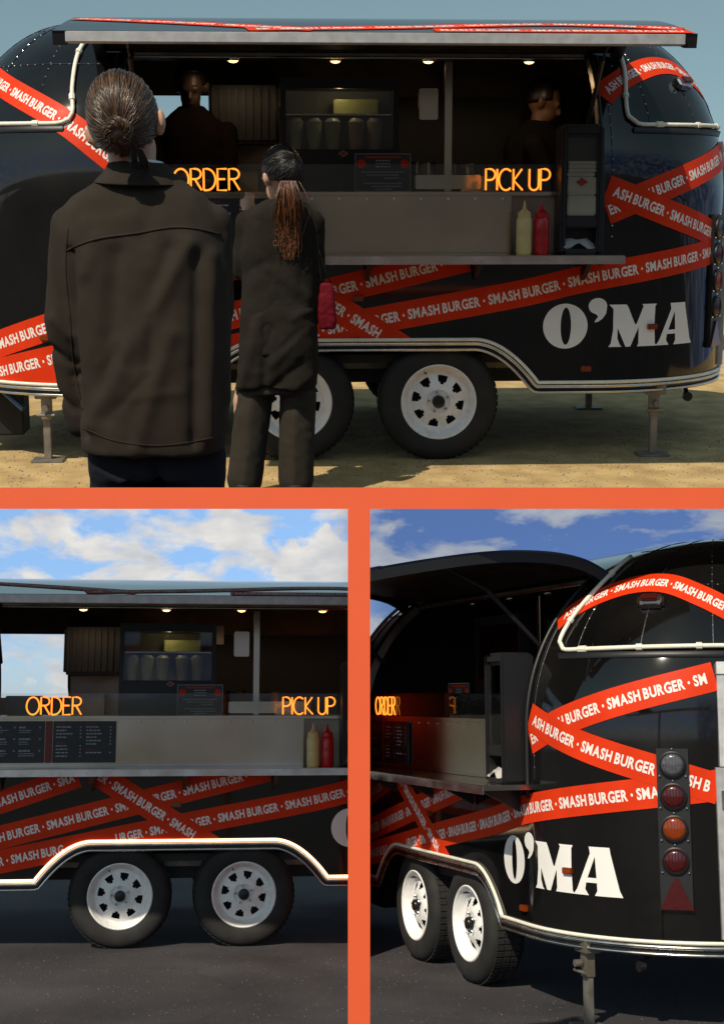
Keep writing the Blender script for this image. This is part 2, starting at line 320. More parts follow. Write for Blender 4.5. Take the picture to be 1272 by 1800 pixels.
# ---------------------------------------------------------------- the trailer: one rounded body surface S(u, w), u along the plan outline, w up the section
XC, L0, W0, R0, Z1, RZ, EE = -0.1, 2.33, 1.1, 0.95, 1.45, 1.05, 0.75
LS = L0 - R0; ARC = R0 * PI / 2; AMAX = 2 * LS + 2 * ARC + 2 * (W0 - R0)
def plan(u, k=1.0):
    v = u - XC; sg = -1 if v < 0 else 1; a = abs(v)
    if a <= LS: x, y = a, -W0
    elif a <= LS + ARC: t = (a - LS) / R0; x = LS + R0 * math.sin(t); y = -W0 + R0 * (1 - math.cos(t))
    elif a <= LS + ARC + 2 * (W0 - R0): x = L0; y = -(W0 - R0) + (a - LS - ARC)
    elif a <= LS + 2 * ARC + 2 * (W0 - R0): t = (a - LS - ARC - 2 * (W0 - R0)) / R0; x = LS + R0 * math.cos(t); y = (W0 - R0) + R0 * math.sin(t)
    else: x = LS - (a - LS - 2 * ARC - 2 * (W0 - R0)); y = W0
    if x > LS: x = LS + (x - LS) * (1 - EE / R0 * (1 - k))
    return XC + sg * x, W0 + y * k
def S(u, w, off=0.0):
    if w <= Z1: x, y = plan(u); p = Vector((x, y, w))
    else:
        a = min((w - Z1) / RZ, PI / 2 - 1e-4); x, y = plan(u, math.cos(a)); p = Vector((x, y, Z1 + RZ * math.sin(a)))
    if off:
        d = 2e-3; q = S(u + d, w) - S(u - d, w); r = S(u, w + d) - S(u, w - d); n = q.cross(r)
        p = p + n.normalized() * off
    return p
def wbot(u):
    x = abs(plan(u)[0])
    if abs(u - XC) > LS + 0.3 and abs(u - XC) < AMAX - LS - 0.3: return 0.42
    if x <= 0.60: return 0.665
    if x >= 0.95: return 0.42
    t = (x - 0.60) / 0.35; return 0.665 - 0.245 * (t ** 1.9)
UH0, UH1, WH0, WH1 = -1.32, 1.30, 1.16, 2.406
FARX0, FARX1, WW0, WW1 = -1.52, -0.93, 1.62, 2.23
def ugrid():
    us = [XC + AMAX * (2 * i / 150 - 1) for i in range(151)]
    for x in (UH0, UH1, -0.95, -0.6, 0.6, 0.95): us.append(x)
    for k in range(13): us += [0.60 + 0.35 * k / 12, -0.60 - 0.35 * k / 12]
    for x in (FARX0, FARX1): us.append(XC - (AMAX - abs(x - XC)))
    us = sorted(us); out = [us[0]]
    for u in us[1:]:
        if u - out[-1] > 0.004: out.append(u)
    for must in (UH0, UH1, XC - (AMAX - abs(FARX0 - XC)), XC - (AMAX - abs(FARX1 - XC))):
        i = min(range(len(out)), key=lambda k: abs(out[k] - must)); out[i] = must
    return out
US = ugrid()
def far_window(um, wm):
    if not (WW0 < wm < WW1) or (um - XC) > 0: return False
    a = abs(um - XC)
    if a < AMAX - LS: return False
    x = XC - (AMAX - a); return FARX0 < x < FARX1
def section_rows(): return [1.16, 1.3, 1.45, 1.53, 1.62, 1.72, 1.83, 1.94, 2.05, 2.14, 2.23, 2.32, 2.406, 2.494, 2.6, 2.72, 2.84, 2.96, 3.04, 3.098]
def shell(bm):
    rows = section_rows(); cols = []
    for u in US:
        wb = wbot(u); ws = [wb + (1.16 - wb) * k / 5 for k in range(5)] + rows
        cols.append([(wv, bm.verts.new(S(u, wv))) for wv in ws])
    for i in range(len(US) - 1):
        um = (US[i] + US[i + 1]) / 2
        for j in range(len(cols[0]) - 1):
            wm = (cols[i][j][0] + cols[i][j + 1][0]) / 2
            if UH0 < um < UH1 and WH0 < wm < WH1: continue
            if far_window(um, wm): continue
            bm.faces.new((cols[i][j][1], cols[i + 1][j][1], cols[i + 1][j + 1][1], cols[i][j + 1][1]))
    bmesh.ops.remove_doubles(bm, verts=bm.verts[:], dist=1e-4)
    bmesh.ops.delete(bm, geom=[v for v in bm.verts if not v.link_faces], context='VERTS')
    return recalc(bm)
def path_uw(pts, step=0.03): return spline([Vector((p[0], p[1], 0)) for p in pts], step)
def body_tube(bm, pts, r, off, seg=8, step=0.03): return tube(bm, [S(p.x, p.y, off) for p in path_uw(pts, step)], r, seg)
TW = 0.15
def tape(trailer, pts, lvl, surf, wmin, phase=0.0, width=TW, label=None, umax=9, wmax=9):
    """a printed band on a surface function surf(u, w, off), and its lettering"""
    P = path_uw(pts, 0.03); off = 0.003 + 0.0012 * lvl; n = len(P); bm = BM(); grid = []; cum = [0.0]
    for i in range(1, n): cum.append(cum[-1] + (P[i] - P[i - 1]).length)
    def at(s):
        s = min(max(s, 0), cum[-1]); i = 0
        lo, hi = 0, n - 1
        while hi - lo > 1:
            m = (lo + hi) // 2
            if cum[m] <= s: lo = m
            else: hi = m
        d = P[hi] - P[lo]; t = (s - cum[lo]) / max(1e-9, cum[hi] - cum[lo]); return P[lo] + d * t, d.normalized()
    for i in range(n):
        d = (P[min(i + 1, n - 1)] - P[max(i - 1, 0)]).normalized(); nn_ = Vector((-d.y, d.x, 0)); row = []
        for k in range(5):
            q = P[i] + nn_ * (width * (k / 4 - 0.5)); ww = min(max(q.y, wmin(q.x) + 0.018), wmax); row.append(bm.verts.new(surf(q.x, ww, off)))
        grid.append(row)
    for i in range(n - 1):
        for k in range(4): bm.faces.new((grid[i][k], grid[i + 1][k], grid[i + 1][k + 1], grid[i][k + 1]))
    bmesh.ops.dissolve_degenerate(bm, dist=1e-5, edges=bm.edges[:])
    t_ob = build('tape_band', bm, 'red_tape', trailer, smooth=True)
    if t_ob is None: return
    CH, PER = 0.053, 0.455; text = 'SMASH BURGER \u2022 '
    adv = []; x = 0.0
    for ch in text:
        adv.append(x); x += (0.24 if ch == ' ' else glyph(ch)[2] + (0.045 if ch in 'RA' else 0.08))
    sx = PER / x; sy = CH / 0.70; bm = BM(); s0 = -phase
    while s0 < cum[-1]:
        for ch, ax in zip(text, adv):
            if ch == ' ': continue
            vs, fs, wd = glyph(ch); a = s0 + ax * sx; b = a + wd * sx
            if a < 0.01 or b > cum[-1] - 0.01: continue
            c, d = at((a + b) / 2); nn_ = Vector((-d.y, d.x, 0)); pts_ = []; ok = True
            for gx, gy in vs:
                q = c + d * ((gx - wd / 2) * sx) + nn_ * ((gy - 0.35) * sy); pts_.append(q)
                if q.y < wmin(q.x) + 0.02 or q.y > wmax: ok = False
            if not ok: continue
            V = [bm.verts.new(surf(q.x, q.y, off + 0.0007)) for q in pts_]
            for f in fs:
                try: bm.faces.new([V[i] for i in f])
                except ValueError: pass
        s0 += PER
    if len(bm.faces):
        lo_ = build('lettering', bm, 'white_print', t_ob)
        if lo_: lo_['kind'] = 'stuff'
    else: bm.free()
# O'MA, drawn as flat outlines in a 0..1 high em square
def arc2(cx, cy, rx, ry, a0, a1, n): return [(cx + rx * math.cos(R(a0 + (a1 - a0) * k / n)), cy + ry * math.sin(R(a0 + (a1 - a0) * k / n))) for k in range(n + 1)]
def oma_polys():
    L = []
    outer = arc2(0.43, 0.5, 0.43, 0.53, 0, 360, 40)[:-1]; inner = arc2(0.44, 0.5, 0.10, 0.44, 0, 360, 40)[:-1]
    L.append(('ring', outer, inner))
    ap = arc2(1.04, 0.98, 0.17, 0.18, -60, 235, 22)
    ap = arc2(1.05, 0.97, 0.18, 0.19, -10, 250, 20) + [(1.02, 0.78), (1.06, 0.72), (1.00, 0.62), (0.99, 0.585), (1.06, 0.60), (1.15, 0.68), (1.215, 0.80)]
    L.append(('poly', ap))
    m = [(1.27, 1.0), (1.62, 1.0), (1.66, 0.93), (1.81, 0.52), (1.84, 0.53), (1.98, 0.95), (1.95, 1.0), (2.28, 1.0), (2.245, 0.93), (2.24, 0.5), (2.26, 0.06), (2.30, 0.0), (1.86, 0.0), (1.89, 0.07), (1.885, 0.46), (1.72, 0.0), (1.62, 0.0), (1.45, 0.45), (1.45, 0.2), (1.50, 0.05), (1.545, 0.0), (1.27, 0.0), (1.32, 0.08), (1.36, 0.4), (1.355, 0.9)]
    L.append(('poly', m))
    A1 = [(2.66, 1.0), (3.02, 1.0), (3.03, 0.85), (3.17, 0.15), (3.22, 0.02), (2.75, 0.02), (2.79, 0.10), (2.775, 0.24), (2.58, 0.24), (2.56, 0.12), (2.63, 0.02), (2.33, 0.02), (2.40, 0.13), (2.50, 0.34), (2.755, 0.34), (2.72, 0.72), (2.56, 0.42), (2.52, 0.42), (2.62, 0.80), (2.70, 0.92)]
    A2 = [(2.62, 1.0), (3.02, 1.0), (3.04, 0.86), (3.19, 0.14), (3.25, 0.0), (2.72, 0.0), (2.77, 0.10), (2.765, 0.26), (2.55, 0.26), (2.53, 0.12), (2.60, 0.0), (2.28, 0.0), (2.36, 0.12), (2.64, 0.86)]
    hole = [(2.58, 0.36), (2.76, 0.36), (2.735, 0.80)]
    L.append(('ring', A2, hole)); return L
def oma(trailer):
    u0, w0, h = 0.985, 0.645, 0.238; sx = 0.95 / 3.25
    for kind, *pl in oma_polys():
        bm = BM(); es = []
        for poly in pl:
            V = [bm.verts.new((p[0], p[1], 0)) for p in poly]; es += [bm.edges.new((V[i], V[(i + 1) % len(V)])) for i in range(len(V))]
        bmesh.ops.triangle_fill(bm, use_beauty=True, use_dissolve=False, edges=es)
        for k in range(68):
            bmesh.ops.bisect_plane(bm, geom=bm.verts[:] + bm.edges[:] + bm.faces[:], plane_co=(k * 0.05, 0, 0), plane_no=(1, 0, 0))
        for v in bm.verts: v.co = S(u0 + v.co.x * sx, w0 + v.co.y * h, 0.0035)
        build('letter', recalc(bm), 'white_vinyl', trailer)
# the raised hatch
AWP = [Vector((0, 0.43, 2.295)), Vector((0, 0.29, 2.365)), Vector((0, 0.07, 2.402)), Vector((0, -0.26, 2.395)), Vector((0, -0.66, 2.338)), Vector((0, -1.20, 2.235))]
AWS = spline(AWP, 0.04); AWC = [0.0]
for i in range(1, len(AWS)): AWC.append(AWC[-1] + (AWS[i] - AWS[i - 1]).length)
AWL = AWC[-1]
def AW(x, q, off=0.0):      # q measured from the lip backwards
    s = min(max(AWL - q, 0), AWL); i = 0
    while i < len(AWC) - 2 and AWC[i + 1] < s: i += 1
    t = (s - AWC[i]) / (AWC[i + 1] - AWC[i]); p = AWS[i].lerp(AWS[i + 1], t); d = (AWS[i + 1] - AWS[i]).normalized()
    n = Vector((0, d.z, -d.y));
    if n.z < 0: n = -n
    return Vector((x, p.y, p.z)) + n * off
def wheel(tr, x, y0, side):
    ax = Vector((0, -side, 0)); bm = BM(); o = Vector((x, y0, 0.335))
    prof = [(0.205, -0.005), (0.222, 0.006), (0.25, 0.012), (0.285, 0.011), (0.312, 0.0), (0.326, -0.016), (0.333, -0.035), (0.335, -0.06), (0.335, -0.15), (0.333, -0.175), (0.312, -0.21), (0.25, -0.222), (0.20, -0.2)]
    lathe(bm, prof, o, ax, 56, cap=False)
    for k in range(56):      # tread blocks on the shoulder
        a = 2 * PI * (k + 0.5) / 56; d = Vector((math.cos(a), 0, math.sin(a))); t = Vector((-math.sin(a), 0, math.cos(a)))
        for h0, h1 in ((-0.030, -0.072), (-0.08, -0.122), (-0.13, -0.172)):
            c = [o + d * 0.3345 + ax * h + t * s for h in (h0, h1) for s in (-0.0135, 0.0135)]; e = [p + d * 0.006 for p in c]
            A = [bm.verts.new(p) for p in c]; B = [bm.verts.new(p) for p in e]
            bm.faces.new((B[0], B[1], B[3], B[2]))
            for i, j in ((0, 1), (1, 3), (3, 2), (2, 0)): bm.faces.new((A[i], A[j], B[j], B[i]))
    wh = build('wheel', recalc(bm), 'rubber', tr, smooth=True, auto=30)
    if wh is None or side < 0: return
    bm = BM(); seg = 64; x_, y_ = Vector((1, 0, 0)), Vector((0, 0, 1))
    prof = [(0.213, -0.012), (0.214, 0.004), (0.208, 0.008), (0.201, 0.003), (0.196, -0.014), (0.180, -0.030), (0.172, -0.052), (0.160, -0.054), (0.148, -0.050), (0.136, -0.044), (0.124, -0.038), (0.112, -0.031), (0.100, -0.024), (0.080, -0.016), (0.066, -0.016), (0.060, -0.022), (0.034, -0.022)]
    rings = [[bm.verts.new(o + ax * h + x_ * (r * math.cos(2 * PI * k / seg + 0.2)) + y_ * (r * math.sin(2 * PI * k / seg + 0.2))) for k in range(seg)] for r, h in prof]
    cutw = {8: 3, 9: 3, 10: 2, 11: 1}
    for j in range(len(prof) - 1):
        for k in range(seg):
            c = abs((k % 8) + 0.5 - 4)
            if j in cutw and c < cutw[j] * 0.83: continue
            bm.faces.new((rings[j][k], rings[j][(k + 1) % seg], rings[j + 1][(k + 1) % seg], rings[j + 1][k]))
    rim = build('rim', recalc(bm), 'rim_white', wh, smooth=True, auto=35)
    bm = BM(); lathe(bm, [(0.196, -0.10), (0.195, -0.11), (0.03, -0.12)], o, ax, 40, cap=False); build('brake_drum', bm, 'matte_black', wh)
    bm = BM(); lathe(bm, [(0.036, -0.03), (0.036, 0.004), (0.030, 0.012), (0.012, 0.016)], o, ax, 24); build('hub_cap', bm, 'hub_black', wh, smooth=True, auto=40)
    for k in range(5):
        a = 2 * PI * k / 5 + 0.5; p = o + Vector((math.cos(a), 0, math.sin(a))) * 0.058
        bm = BM(); lathe(bm, [(0.0095, -0.03), (0.0095, -0.004), (0.006, 0.002)], p, ax, 6); build('lug_nut', bm, 'chrome', wh)
    bm = BM(); p = o + Vector((math.cos(2.0), 0, math.sin(2.0))) * 0.178; tube(bm, [p + ax * -0.05, p + ax * -0.005], 0.0055, 8); build('valve_stem', bm, 'hub_black', wh)

def build_trailer(label, led='rope_white', lamp_w=3.6):
    t = thing('food_trailer', label, 'food trailer', (0, 0, 0))
    bm = BM(); shell(bm); build('body_shell', bm, 'black_paint', t, smooth=True, auto=40)
    # inner lining: ceiling curve and far wall, floor, end walls
    bm = BM(); xs = [-1.56 + 3.12 * i / 24 for i in range(25)] + [FARX0, FARX1]; xs = sorted(set(round(x, 4) for x in xs)); ws = [0.62, 1.0, 1.3, 1.45, 1.53, 1.62, 1.72, 1.83, 1.94, 2.05, 2.14, 2.23, 2.32, 2.41, 2.52, 2.66, 2.8, 2.95, 3.09]
    rows = []
    for x in xs:
        uf = XC - (AMAX - abs(x - XC)) if x < XC else XC + (AMAX - abs(x - XC))
        col = [S(uf, wv, -0.05) for wv in ws]; col += [Vector((x, 2.2 - p.y, p.z)) for p in col[::-1] if p.z > 2.29]; rows.append([(bm.verts.new(Vector((x, p.y, p.z))), ) for p in col])
    for i in range(len(xs) - 1):
        xm = (xs[i] + xs[i + 1]) / 2
        for j in range(len(rows[0]) - 1):
            if j < len(ws) - 1 and FARX0 < xm < FARX1 and WW0 < (ws[j] + ws[j + 1]) / 2 < WW1: continue
            bm.faces.new((rows[i][j][0], rows[i + 1][j][0], rows[i + 1][j + 1][0], rows[i][j + 1][0]))
    build('inner_lining', recalc(bm), 'dull_steel', t, smooth=True)
    bm = BM(); box(bm, -1.55, 1.50, 0.10, 2.08, 0.55, 0.60); build('floor', bm, 'matte_black', t)
    for x in (-1.585, 1.585):
        bm = BM(); sec = [(0.06, 0.6), (2.14, 0.6)] + [(1.1 + 1.04 * math.cos(a), Z1 + 0.98 * math.sin(a)) for a in [PI * k / 20 for k in range(21)]]
        A = [bm.verts.new((x - 0.02, p[0], p[1])) for p in sec]; B = [bm.verts.new((x + 0.02, p[0], p[1])) for p in sec]; bm.faces.new(A); bm.faces.new(B[::-1])
        for k in range(len(A)): bm.faces.new((A[k], A[(k + 1) % len(A)], B[(k + 1) % len(A)], B[k]))
        build('end_wall', recalc(bm), 'matte_black', t)
    # far window
    bm = BM()
    cc = [S(XC - (AMAX - abs(FARX0 - XC)), WW0, 0.004), S(XC - (AMAX - abs(FARX1 - XC)), WW0, 0.004), S(XC - (AMAX - abs(FARX1 - XC)), WW1, 0.004), S(XC - (AMAX - abs(FARX0 - XC)), WW1, 0.004)]
    wp = [S(XC - (AMAX - abs(FARX0 - XC)), WW0 + (WW1 - WW0) * k / 6, -0.02) for k in range(7)]; wq = [S(XC - (AMAX - abs(FARX1 - XC)), WW0 + (WW1 - WW0) * k / 6, -0.02) for k in range(7)]
    A = [bm.verts.new(p) for p in wp]; B = [bm.verts.new(p) for p in wq]
    for k in range(6): bm.faces.new((A[k], A[k + 1], B[k + 1], B[k]))
    win = build('window_pane', bm, 'window_glass', t, smooth=True)
    bm = BM(); tube(bm, wp + wq[::-1], 0.014, 6, closed=True); build('window_frame', bm, 'black_plastic', t)
    # opening trim, hinge rail
    for u in (UH0, UH1):
        bm = BM(); body_tube(bm, [(u, 1.10), (u, 1.5), (u, 2.0), (u, WH1)], 0.013, 0.008); build('hatch_seal', bm, 'black_plastic', t, smooth=True)
        sgn = -1 if u < 0 else 1
        bm = BM(); pts = path_uw([(u - 0.0 * sgn, 1.16), (u, 1.6), (u, 2.1), (u, WH1)]); a = [S(p.x, p.y, 0.004) for p in pts]; b_ = [S(p.x, p.y, -0.055) + Vector((-0.012 * sgn, 0, 0)) for p in pts]
        A = [bm.verts.new(p) for p in a]; B = [bm.verts.new(p) for p in b_]
        for k in range(len(A) - 1): bm.faces.new((A[k], A[k + 1], B[k + 1], B[k]))
        build('hatch_jamb', recalc(bm), 'dull_steel', t, smooth=True)
    bm = BM(); tube(bm, [S(UH0 - 0.05, WH1 + 0.02, 0.015), S(UH1 + 0.05, WH1 + 0.02, 0.015)], 0.016, 8); build('hinge_rail', bm, 'aluminium', t, smooth=True)
    # belt trim and light strip round the bottom edge
    us = [u for u in US if u - XC < AMAX - 0.02 and u - XC > -AMAX + 0.02]
    for nm, dz, r, m, of in (('trim_rail', 0.004, 0.011, 'aluminium', 0.006), ('trim_rail', -0.030, 0.009, 'aluminium', 0.004), ('light_strip', 0.028, 0.0105, led, 0.008)):
        bm = BM(); pts = []
        for k in range(-220, 221):
            u = XC + k / 220 * (LS + ARC + W0 - R0 + 0.5)
            d = 0.02; nrm = Vector((-(wbot(u + d) - wbot(u - d)), 2 * d)).normalized(); pts.append(S(u + nrm.x * dz, wbot(u) + nrm.y * dz, of))
        tube(bm, pts, r, 6); build(nm, recalc(bm), m, t, smooth=True)
    bm = BM()      # skirt behind the rails
    for k in range(-200, 200):
        u, v = XC + k / 200 * (AMAX - 0.02), XC + (k + 1) / 200 * (AMAX - 0.02); quad(bm, S(u, wbot(u) + 0.01, -0.004), S(v, wbot(v) + 0.01, -0.004), S(v, wbot(v) - 0.035, -0.004), S(u, wbot(u) - 0.035, -0.004))
    build('skirt', bm, 'black_plastic', t)
    # chassis
    for y in (0.36, 1.84):
        bm = BM(); box(bm, -2.0, 1.82, y - 0.03, y + 0.03, 0.50, 0.60, 0.005); build('chassis_rail', bm, 'galvanised', t)
    for y in (0.30,):
        bm = BM(); box(bm, -0.92, 0.90, y - 0.05, y + 0.05, 0.50, 0.585, 0.005); build('axle_beam', bm, 'galvanised', t)
    bm = BM(); box(bm, -1.9, 1.75, 0.32, 1.9, 0.60, 0.62); build('underfloor', bm, 'matte_black', t)
    bm = BM(); box(bm, 0.62, 1.9, 0.5, 1.8, 0.43, 0.59); box(bm, -1.95, -0.7, 0.5, 1.8, 0.43, 0.59); build('underbody', bm, 'matte_black', t)
    bm = BM(); quad(bm, (-0.93, 0.27, 0.42), (0.93, 0.27, 0.42), (0.93, 0.27, 0.7), (-0.93, 0.27, 0.7)); box(bm, -0.93, 0.93, 0.01, 0.27, 0.665, 0.675); build('wheel_well', bm, 'matte_black', t)
    for x in (-0.4075, 0.4075):
        wheel(t, x, 0.035, 1); wheel(t, x, 2.165, -1)
        bm = BM(); tube(bm, [(x, 0.2, 0.335), (x, 2.0, 0.335)], 0.035, 10); build('axle', bm, 'matte_black', t)
    # corner jacks
    for x, y in ((1.66, 0.13), (-1.80, 0.13), (1.66, 1.95)):
        bm = BM(); box(bm, x - 0.021, x + 0.021, y - 0.021, y + 0.021, 0.012, 0.42, 0.004); j = build('jack_leg', bm, 'galvanised', t)
        if j is None: continue
        bm = BM(); box(bm, x - 0.09, x + 0.09, y - 0.07, y + 0.07, 0.0, 0.014, 0.003); build('foot_plate', bm, 'galvanised', j)
        bm = BM(); box(bm, x - 0.028, x + 0.028, y - 0.028, y + 0.028, 0.24, 0.43, 0.004); box(bm, x - 0.06, x + 0.06, y - 0.045, y + 0.045, 0.36, 0.43, 0.004); build('jack_sleeve', bm, 'dull_steel', j)
        bm = BM(); tube(bm, [(x, y - 0.04, 0.31), (x, y - 0.075, 0.31)], 0.018, 10); tube(bm, [(x - 0.05, y - 0.05, 0.27), (x + 0.05, y - 0.05, 0.27)], 0.008, 8); build('jack_crank', bm, 'galvanised', j)
    # drawbar at the nose, tow socket at the tail
    for s in (-1, 1):
        bm = BM(); tube(bm, [(-1.9, 1.1 + 0.7 * s, 0.47), (-3.1, 1.1 + 0.05 * s, 0.47)], 0.04, 4); build('drawbar', bm, 'galvanised', t)
    bm = BM(); box(bm, -2.24, -1.98, 0.42, 0.62, 0.10, 0.42, 0.01); build('battery_box', bm, 'matte_black', t)
    bm = BM(); tube(bm, [(-2.15, 0.35, 0.44), (-1.95, 0.25, 0.28)], 0.018, 8); build('jack_handle', bm, 'blue_paint', t)
    bm = BM(); tube(bm, [(1.90, 0.34, 0.42), (1.90, 0.34, 0.36), (1.90, 0.30, 0.33)], 0.014, 8); lathe(bm, [(0.028, 0), (0.028, 0.03)], (1.90, 0.31, 0.32), (0, -1, 0), 12); build('tow_socket', bm, 'hub_black', t)
    # the counter: shelf, steel front, acrylic guard
    bm = BM(); box(bm, -1.40, 1.37, -0.30, 0.02, 1.145, 1.172, 0.004); build('shelf', bm, 'steel', t)
    bm = BM(); box(bm, -1.40, 1.37, -0.305, -0.297, 1.125, 1.168, 0.002); sh = build('shelf_lip', bm, 'aluminium', t)
    for x in (-1.2, -0.6, 0.0, 0.6, 1.2):
        bm = BM(); V = [[bm.verts.new((x + s, y, z)) for y, z in ((-0.012, 1.14), (-0.25, 1.14), (-0.012, 1.02))] for s in (-0.012, 0.012)]
        bm.faces.new(V[0]); bm.faces.new(V[1][::-1])
        for i in range(3): bm.faces.new((V[0][i], V[0][(i + 1) % 3], V[1][(i + 1) % 3], V[1][i]))
        build('shelf_bracket', recalc(bm), 'black_plastic', t)
    bm = BM(); box(bm, UH0 + 0.02, 0.80, 0.03, 0.05, 1.172, 1.485, 0.002); build('counter_front', bm, 'steel', t)
    bm = BM(); box(bm, 0.803, UH1 - 0.02, 0.07, 0.09, 1.172, 1.485, 0.002); build('counter_front', bm, 'dull_steel', t)
    bm = BM(); box(bm, UH0 + 0.02, UH1 - 0.02, 0.026, 0.40, 1.486, 1.506, 0.003); build('counter_top', bm, 'steel', t)
    for k in range(14):
        x = -1.2 + k * 0.15
        if x > 0.78: break
        bm = BM(); lathe(bm, [(0.006, 0), (0.005, 0.004), (0.0, 0.006)], (x, 0.03, 1.468), (0, -1, 0), 8, cap=False); build('stud', bm, 'chrome', t)
    bm = BM(); box(bm, UH0 + 0.04, UH1 - 0.24, 0.035, 0.041, 1.507, 1.655); build('acrylic_guard', bm, 'clear_glass', t)
    # raised hatch awning
    nq = 40; x0, x1 = -1.50, 1.47
    bm = BM(); top = [[bm.verts.new(AW(x, AWL * k / nq, 0.0)) for k in range(nq + 1)] for x in [x0 + (x1 - x0) * i / 16 for i in range(17)]]
    bot = [[bm.verts.new(AW(x, AWL * k / nq, -0.012)) for k in range(nq + 1)] for x in [x0 + (x1 - x0) * i / 16 for i in range(17)]]
    for i in range(16):
        for k in range(nq):
            bm.faces.new((top[i][k], top[i][k + 1], top[i + 1][k + 1], top[i + 1][k])); bm.faces.new((bot[i][k], bot[i + 1][k], bot[i + 1][k + 1], bot[i][k + 1]))
    for k in range(nq):
        bm.faces.new((top[0][k], bot[0][k], bot[0][k + 1], top[0][k + 1])); bm.faces.new((top[16][k], top[16][k + 1], bot[16][k + 1], bot[16][k]))
    for i in range(16): bm.faces.new((top[i][0], top[i + 1][0], bot[i + 1][0], bot[i][0]))
    aw = build('awning_panel', recalc(bm), 'black_paint', t, smooth=True, auto=50)
    bm = BM()
    V = [[bm.verts.new(AW(x, 0.05 + (AWL - 0.12) * k / 24, -0.045)) for k in range(25)] for x in (x0 + 0.07, x1 - 0.07)]
    for k in range(24): bm.faces.new((V[0][k], V[1][k], V[1][k + 1], V[0][k + 1]))
    if aw: build('awning_lining', recalc(bm), 'dark_lining', aw, smooth=True)
    for x, e in ((x0 + 0.03, 1), (x1 - 0.03, -1)):
        bm = BM(); ra = [[AW(x + sx_, AWL * k / 24, oz) for sx_, oz in ((-0.03, -0.0125), (0.03, -0.0125), (0.03, -0.065), (-0.03, -0.065))] for k in range(25)]
        ra = [[bm.verts.new(p) for p in r_] for r_ in ra]
        for A, B in zip(ra, ra[1:]):
            for i in range(4): bm.faces.new((A[i], A[(i + 1) % 4], B[(i + 1) % 4], B[i]))
        bm.faces.new(ra[0]); bm.faces.new(ra[-1][::-1])
        if aw: build('awning_rib', recalc(bm), 'black_plastic', aw)
    bm = BM(); box(bm, x0 + 0.06, x1 - 0.06, -1.215, -1.195, 2.184, 2.232, 0.003); box(bm, x0 + 0.06, x1 - 0.06, -1.195, -1.13, 2.184, 2.192)
    if aw: build('awning_lip', bm, 'brushed_aluminium', aw)
    for x in (-1.25, 1.24):
        bm = BM(); tube(bm, [(x, 0.16, 1.86), (x, -0.20, 2.20)], 0.013, 8); tube(bm, [(x, -0.20, 2.20), AW(x, 0.75, -0.05)], 0.007, 8); build('gas_strut', bm, 'black_plastic', t)
    awz = lambda x: -9
    if aw:
        BASE[aw] = BASE[t]
        for pts, ph in (([(-1.47, 0.62), (-1.0, 0.42), (-0.30, 0.09)], 0.1), ([(-0.62, 0.09), (0.1, 0.22), (0.75, 0.40), (1.1, 0.36), (1.46, 0.22)], 0.3), ([(0.25, 0.085), (1.46, 0.085)], 0.0)):
            tape(aw, pts, 0, AW, awz, ph)
    # printed bands on the body
    nb = lambda x: wbot(x)
    hi = lambda x: 0.0
    tape(t, [(-2.45, 0.55), (-1.2, 0.95), (-0.70, 1.115)], 0, S, nb, 0.12, wmax=1.14)
    tape(t, [(-2.4, 0.434), (-1.19, 0.725), (-0.3, 0.94), (0.56, 1.145)], 1, S, nb, 0.27, wmax=1.14)
    tape(t, [(-2.3, 0.365), (-1.19, 0.57), (-0.05, 0.785), (0.82, 0.94), (1.25, 1.035), (1.83, 1.125), (2.42, 1.20)], 2, S, nb, 0.16)
    tape(t, [(-0.60, 1.14), (0.27, 0.60)], 3, S, nb, 0.30, wmax=1.14)
    tape(t, [(-2.9, 2.36), (-2.264, 2.17), (-1.71, 1.928), (-1.345, 1.66)], 0, S, nb, 0.05)
    tape(t, [(1.33, 2.06), (1.4, 2.13), (1.6, 2.24), (1.85, 2.315), (2.1, 2.31), (2.35, 2.21), (2.6, 2.08), (3.0, 1.9)], 0, S, nb, 0.02)
    tape(t, [(1.325, 1.40), (1.615, 1.51), (1.97, 1.62), (2.42, 1.735)], 1, S, nb, 0.33)
    tape(t, [(1.325, 1.525), (1.63, 1.415), (1.85, 1.345), (2.15, 1.26), (2.42, 1.18)], 3, S, nb, 0.03)
    oma(t)
    # rope light round the domed ends, with clips
    for pts in ([(1.50, 2.60), (1.545, 2.36), (1.48, 2.05), (1.475, 1.93), (1.53, 1.885), (1.7, 1.882), (2.1, 1.888), (2.5, 1.893), (3.2, 1.893)], [(-1.58, 2.60), (-1.64, 2.4), (-1.63, 2.1), (-1.61, 1.94), (-1.67, 1.885), (-1.85, 1.88), (-2.2, 1.883), (-2.7, 1.885), (-3.3, 1.885)]):
        bm = BM(); body_tube(bm, pts, 0.0125, 0.016, 8, 0.04); rp = build('rope_light', bm, 'rope_white', t, smooth=True)
        if rp:
            P = path_uw(pts, 0.03)
            for k in range(6, len(P), 11):
                bm = BM(); tube(bm, [S(P[k].x, P[k].y, 0.016), S(P[k + 1 if k + 1 < len(P) else k].x, P[k + 1 if k + 1 < len(P) else k].y, 0.016)], 0.018, 8); build('clip', bm, 'rope_white', rp)
    for sgn, ua, ub in ((1, 1.50, 3.2), (-1, -1.66, -3.3)):
        bm = BM(); P = path_uw([(ua, 1.862), (ub, 1.862)], 0.05); A = [(bm.verts.new(S(p.x, 1.868, 0.002)), bm.verts.new(S(p.x, 1.862, 0.022)), bm.verts.new(S(p.x, 1.835, 0.004))) for p in P]
        for a, b in zip(A, A[1:]):
            bm.faces.new((a[0], b[0], b[1], a[1])); bm.faces.new((a[1], b[1], b[2], a[2]))
        build('drip_rail', recalc(bm), 'black_plastic', t, smooth=True)
    # seams and rivets on the ends
    bm = BM(); rb = BM()
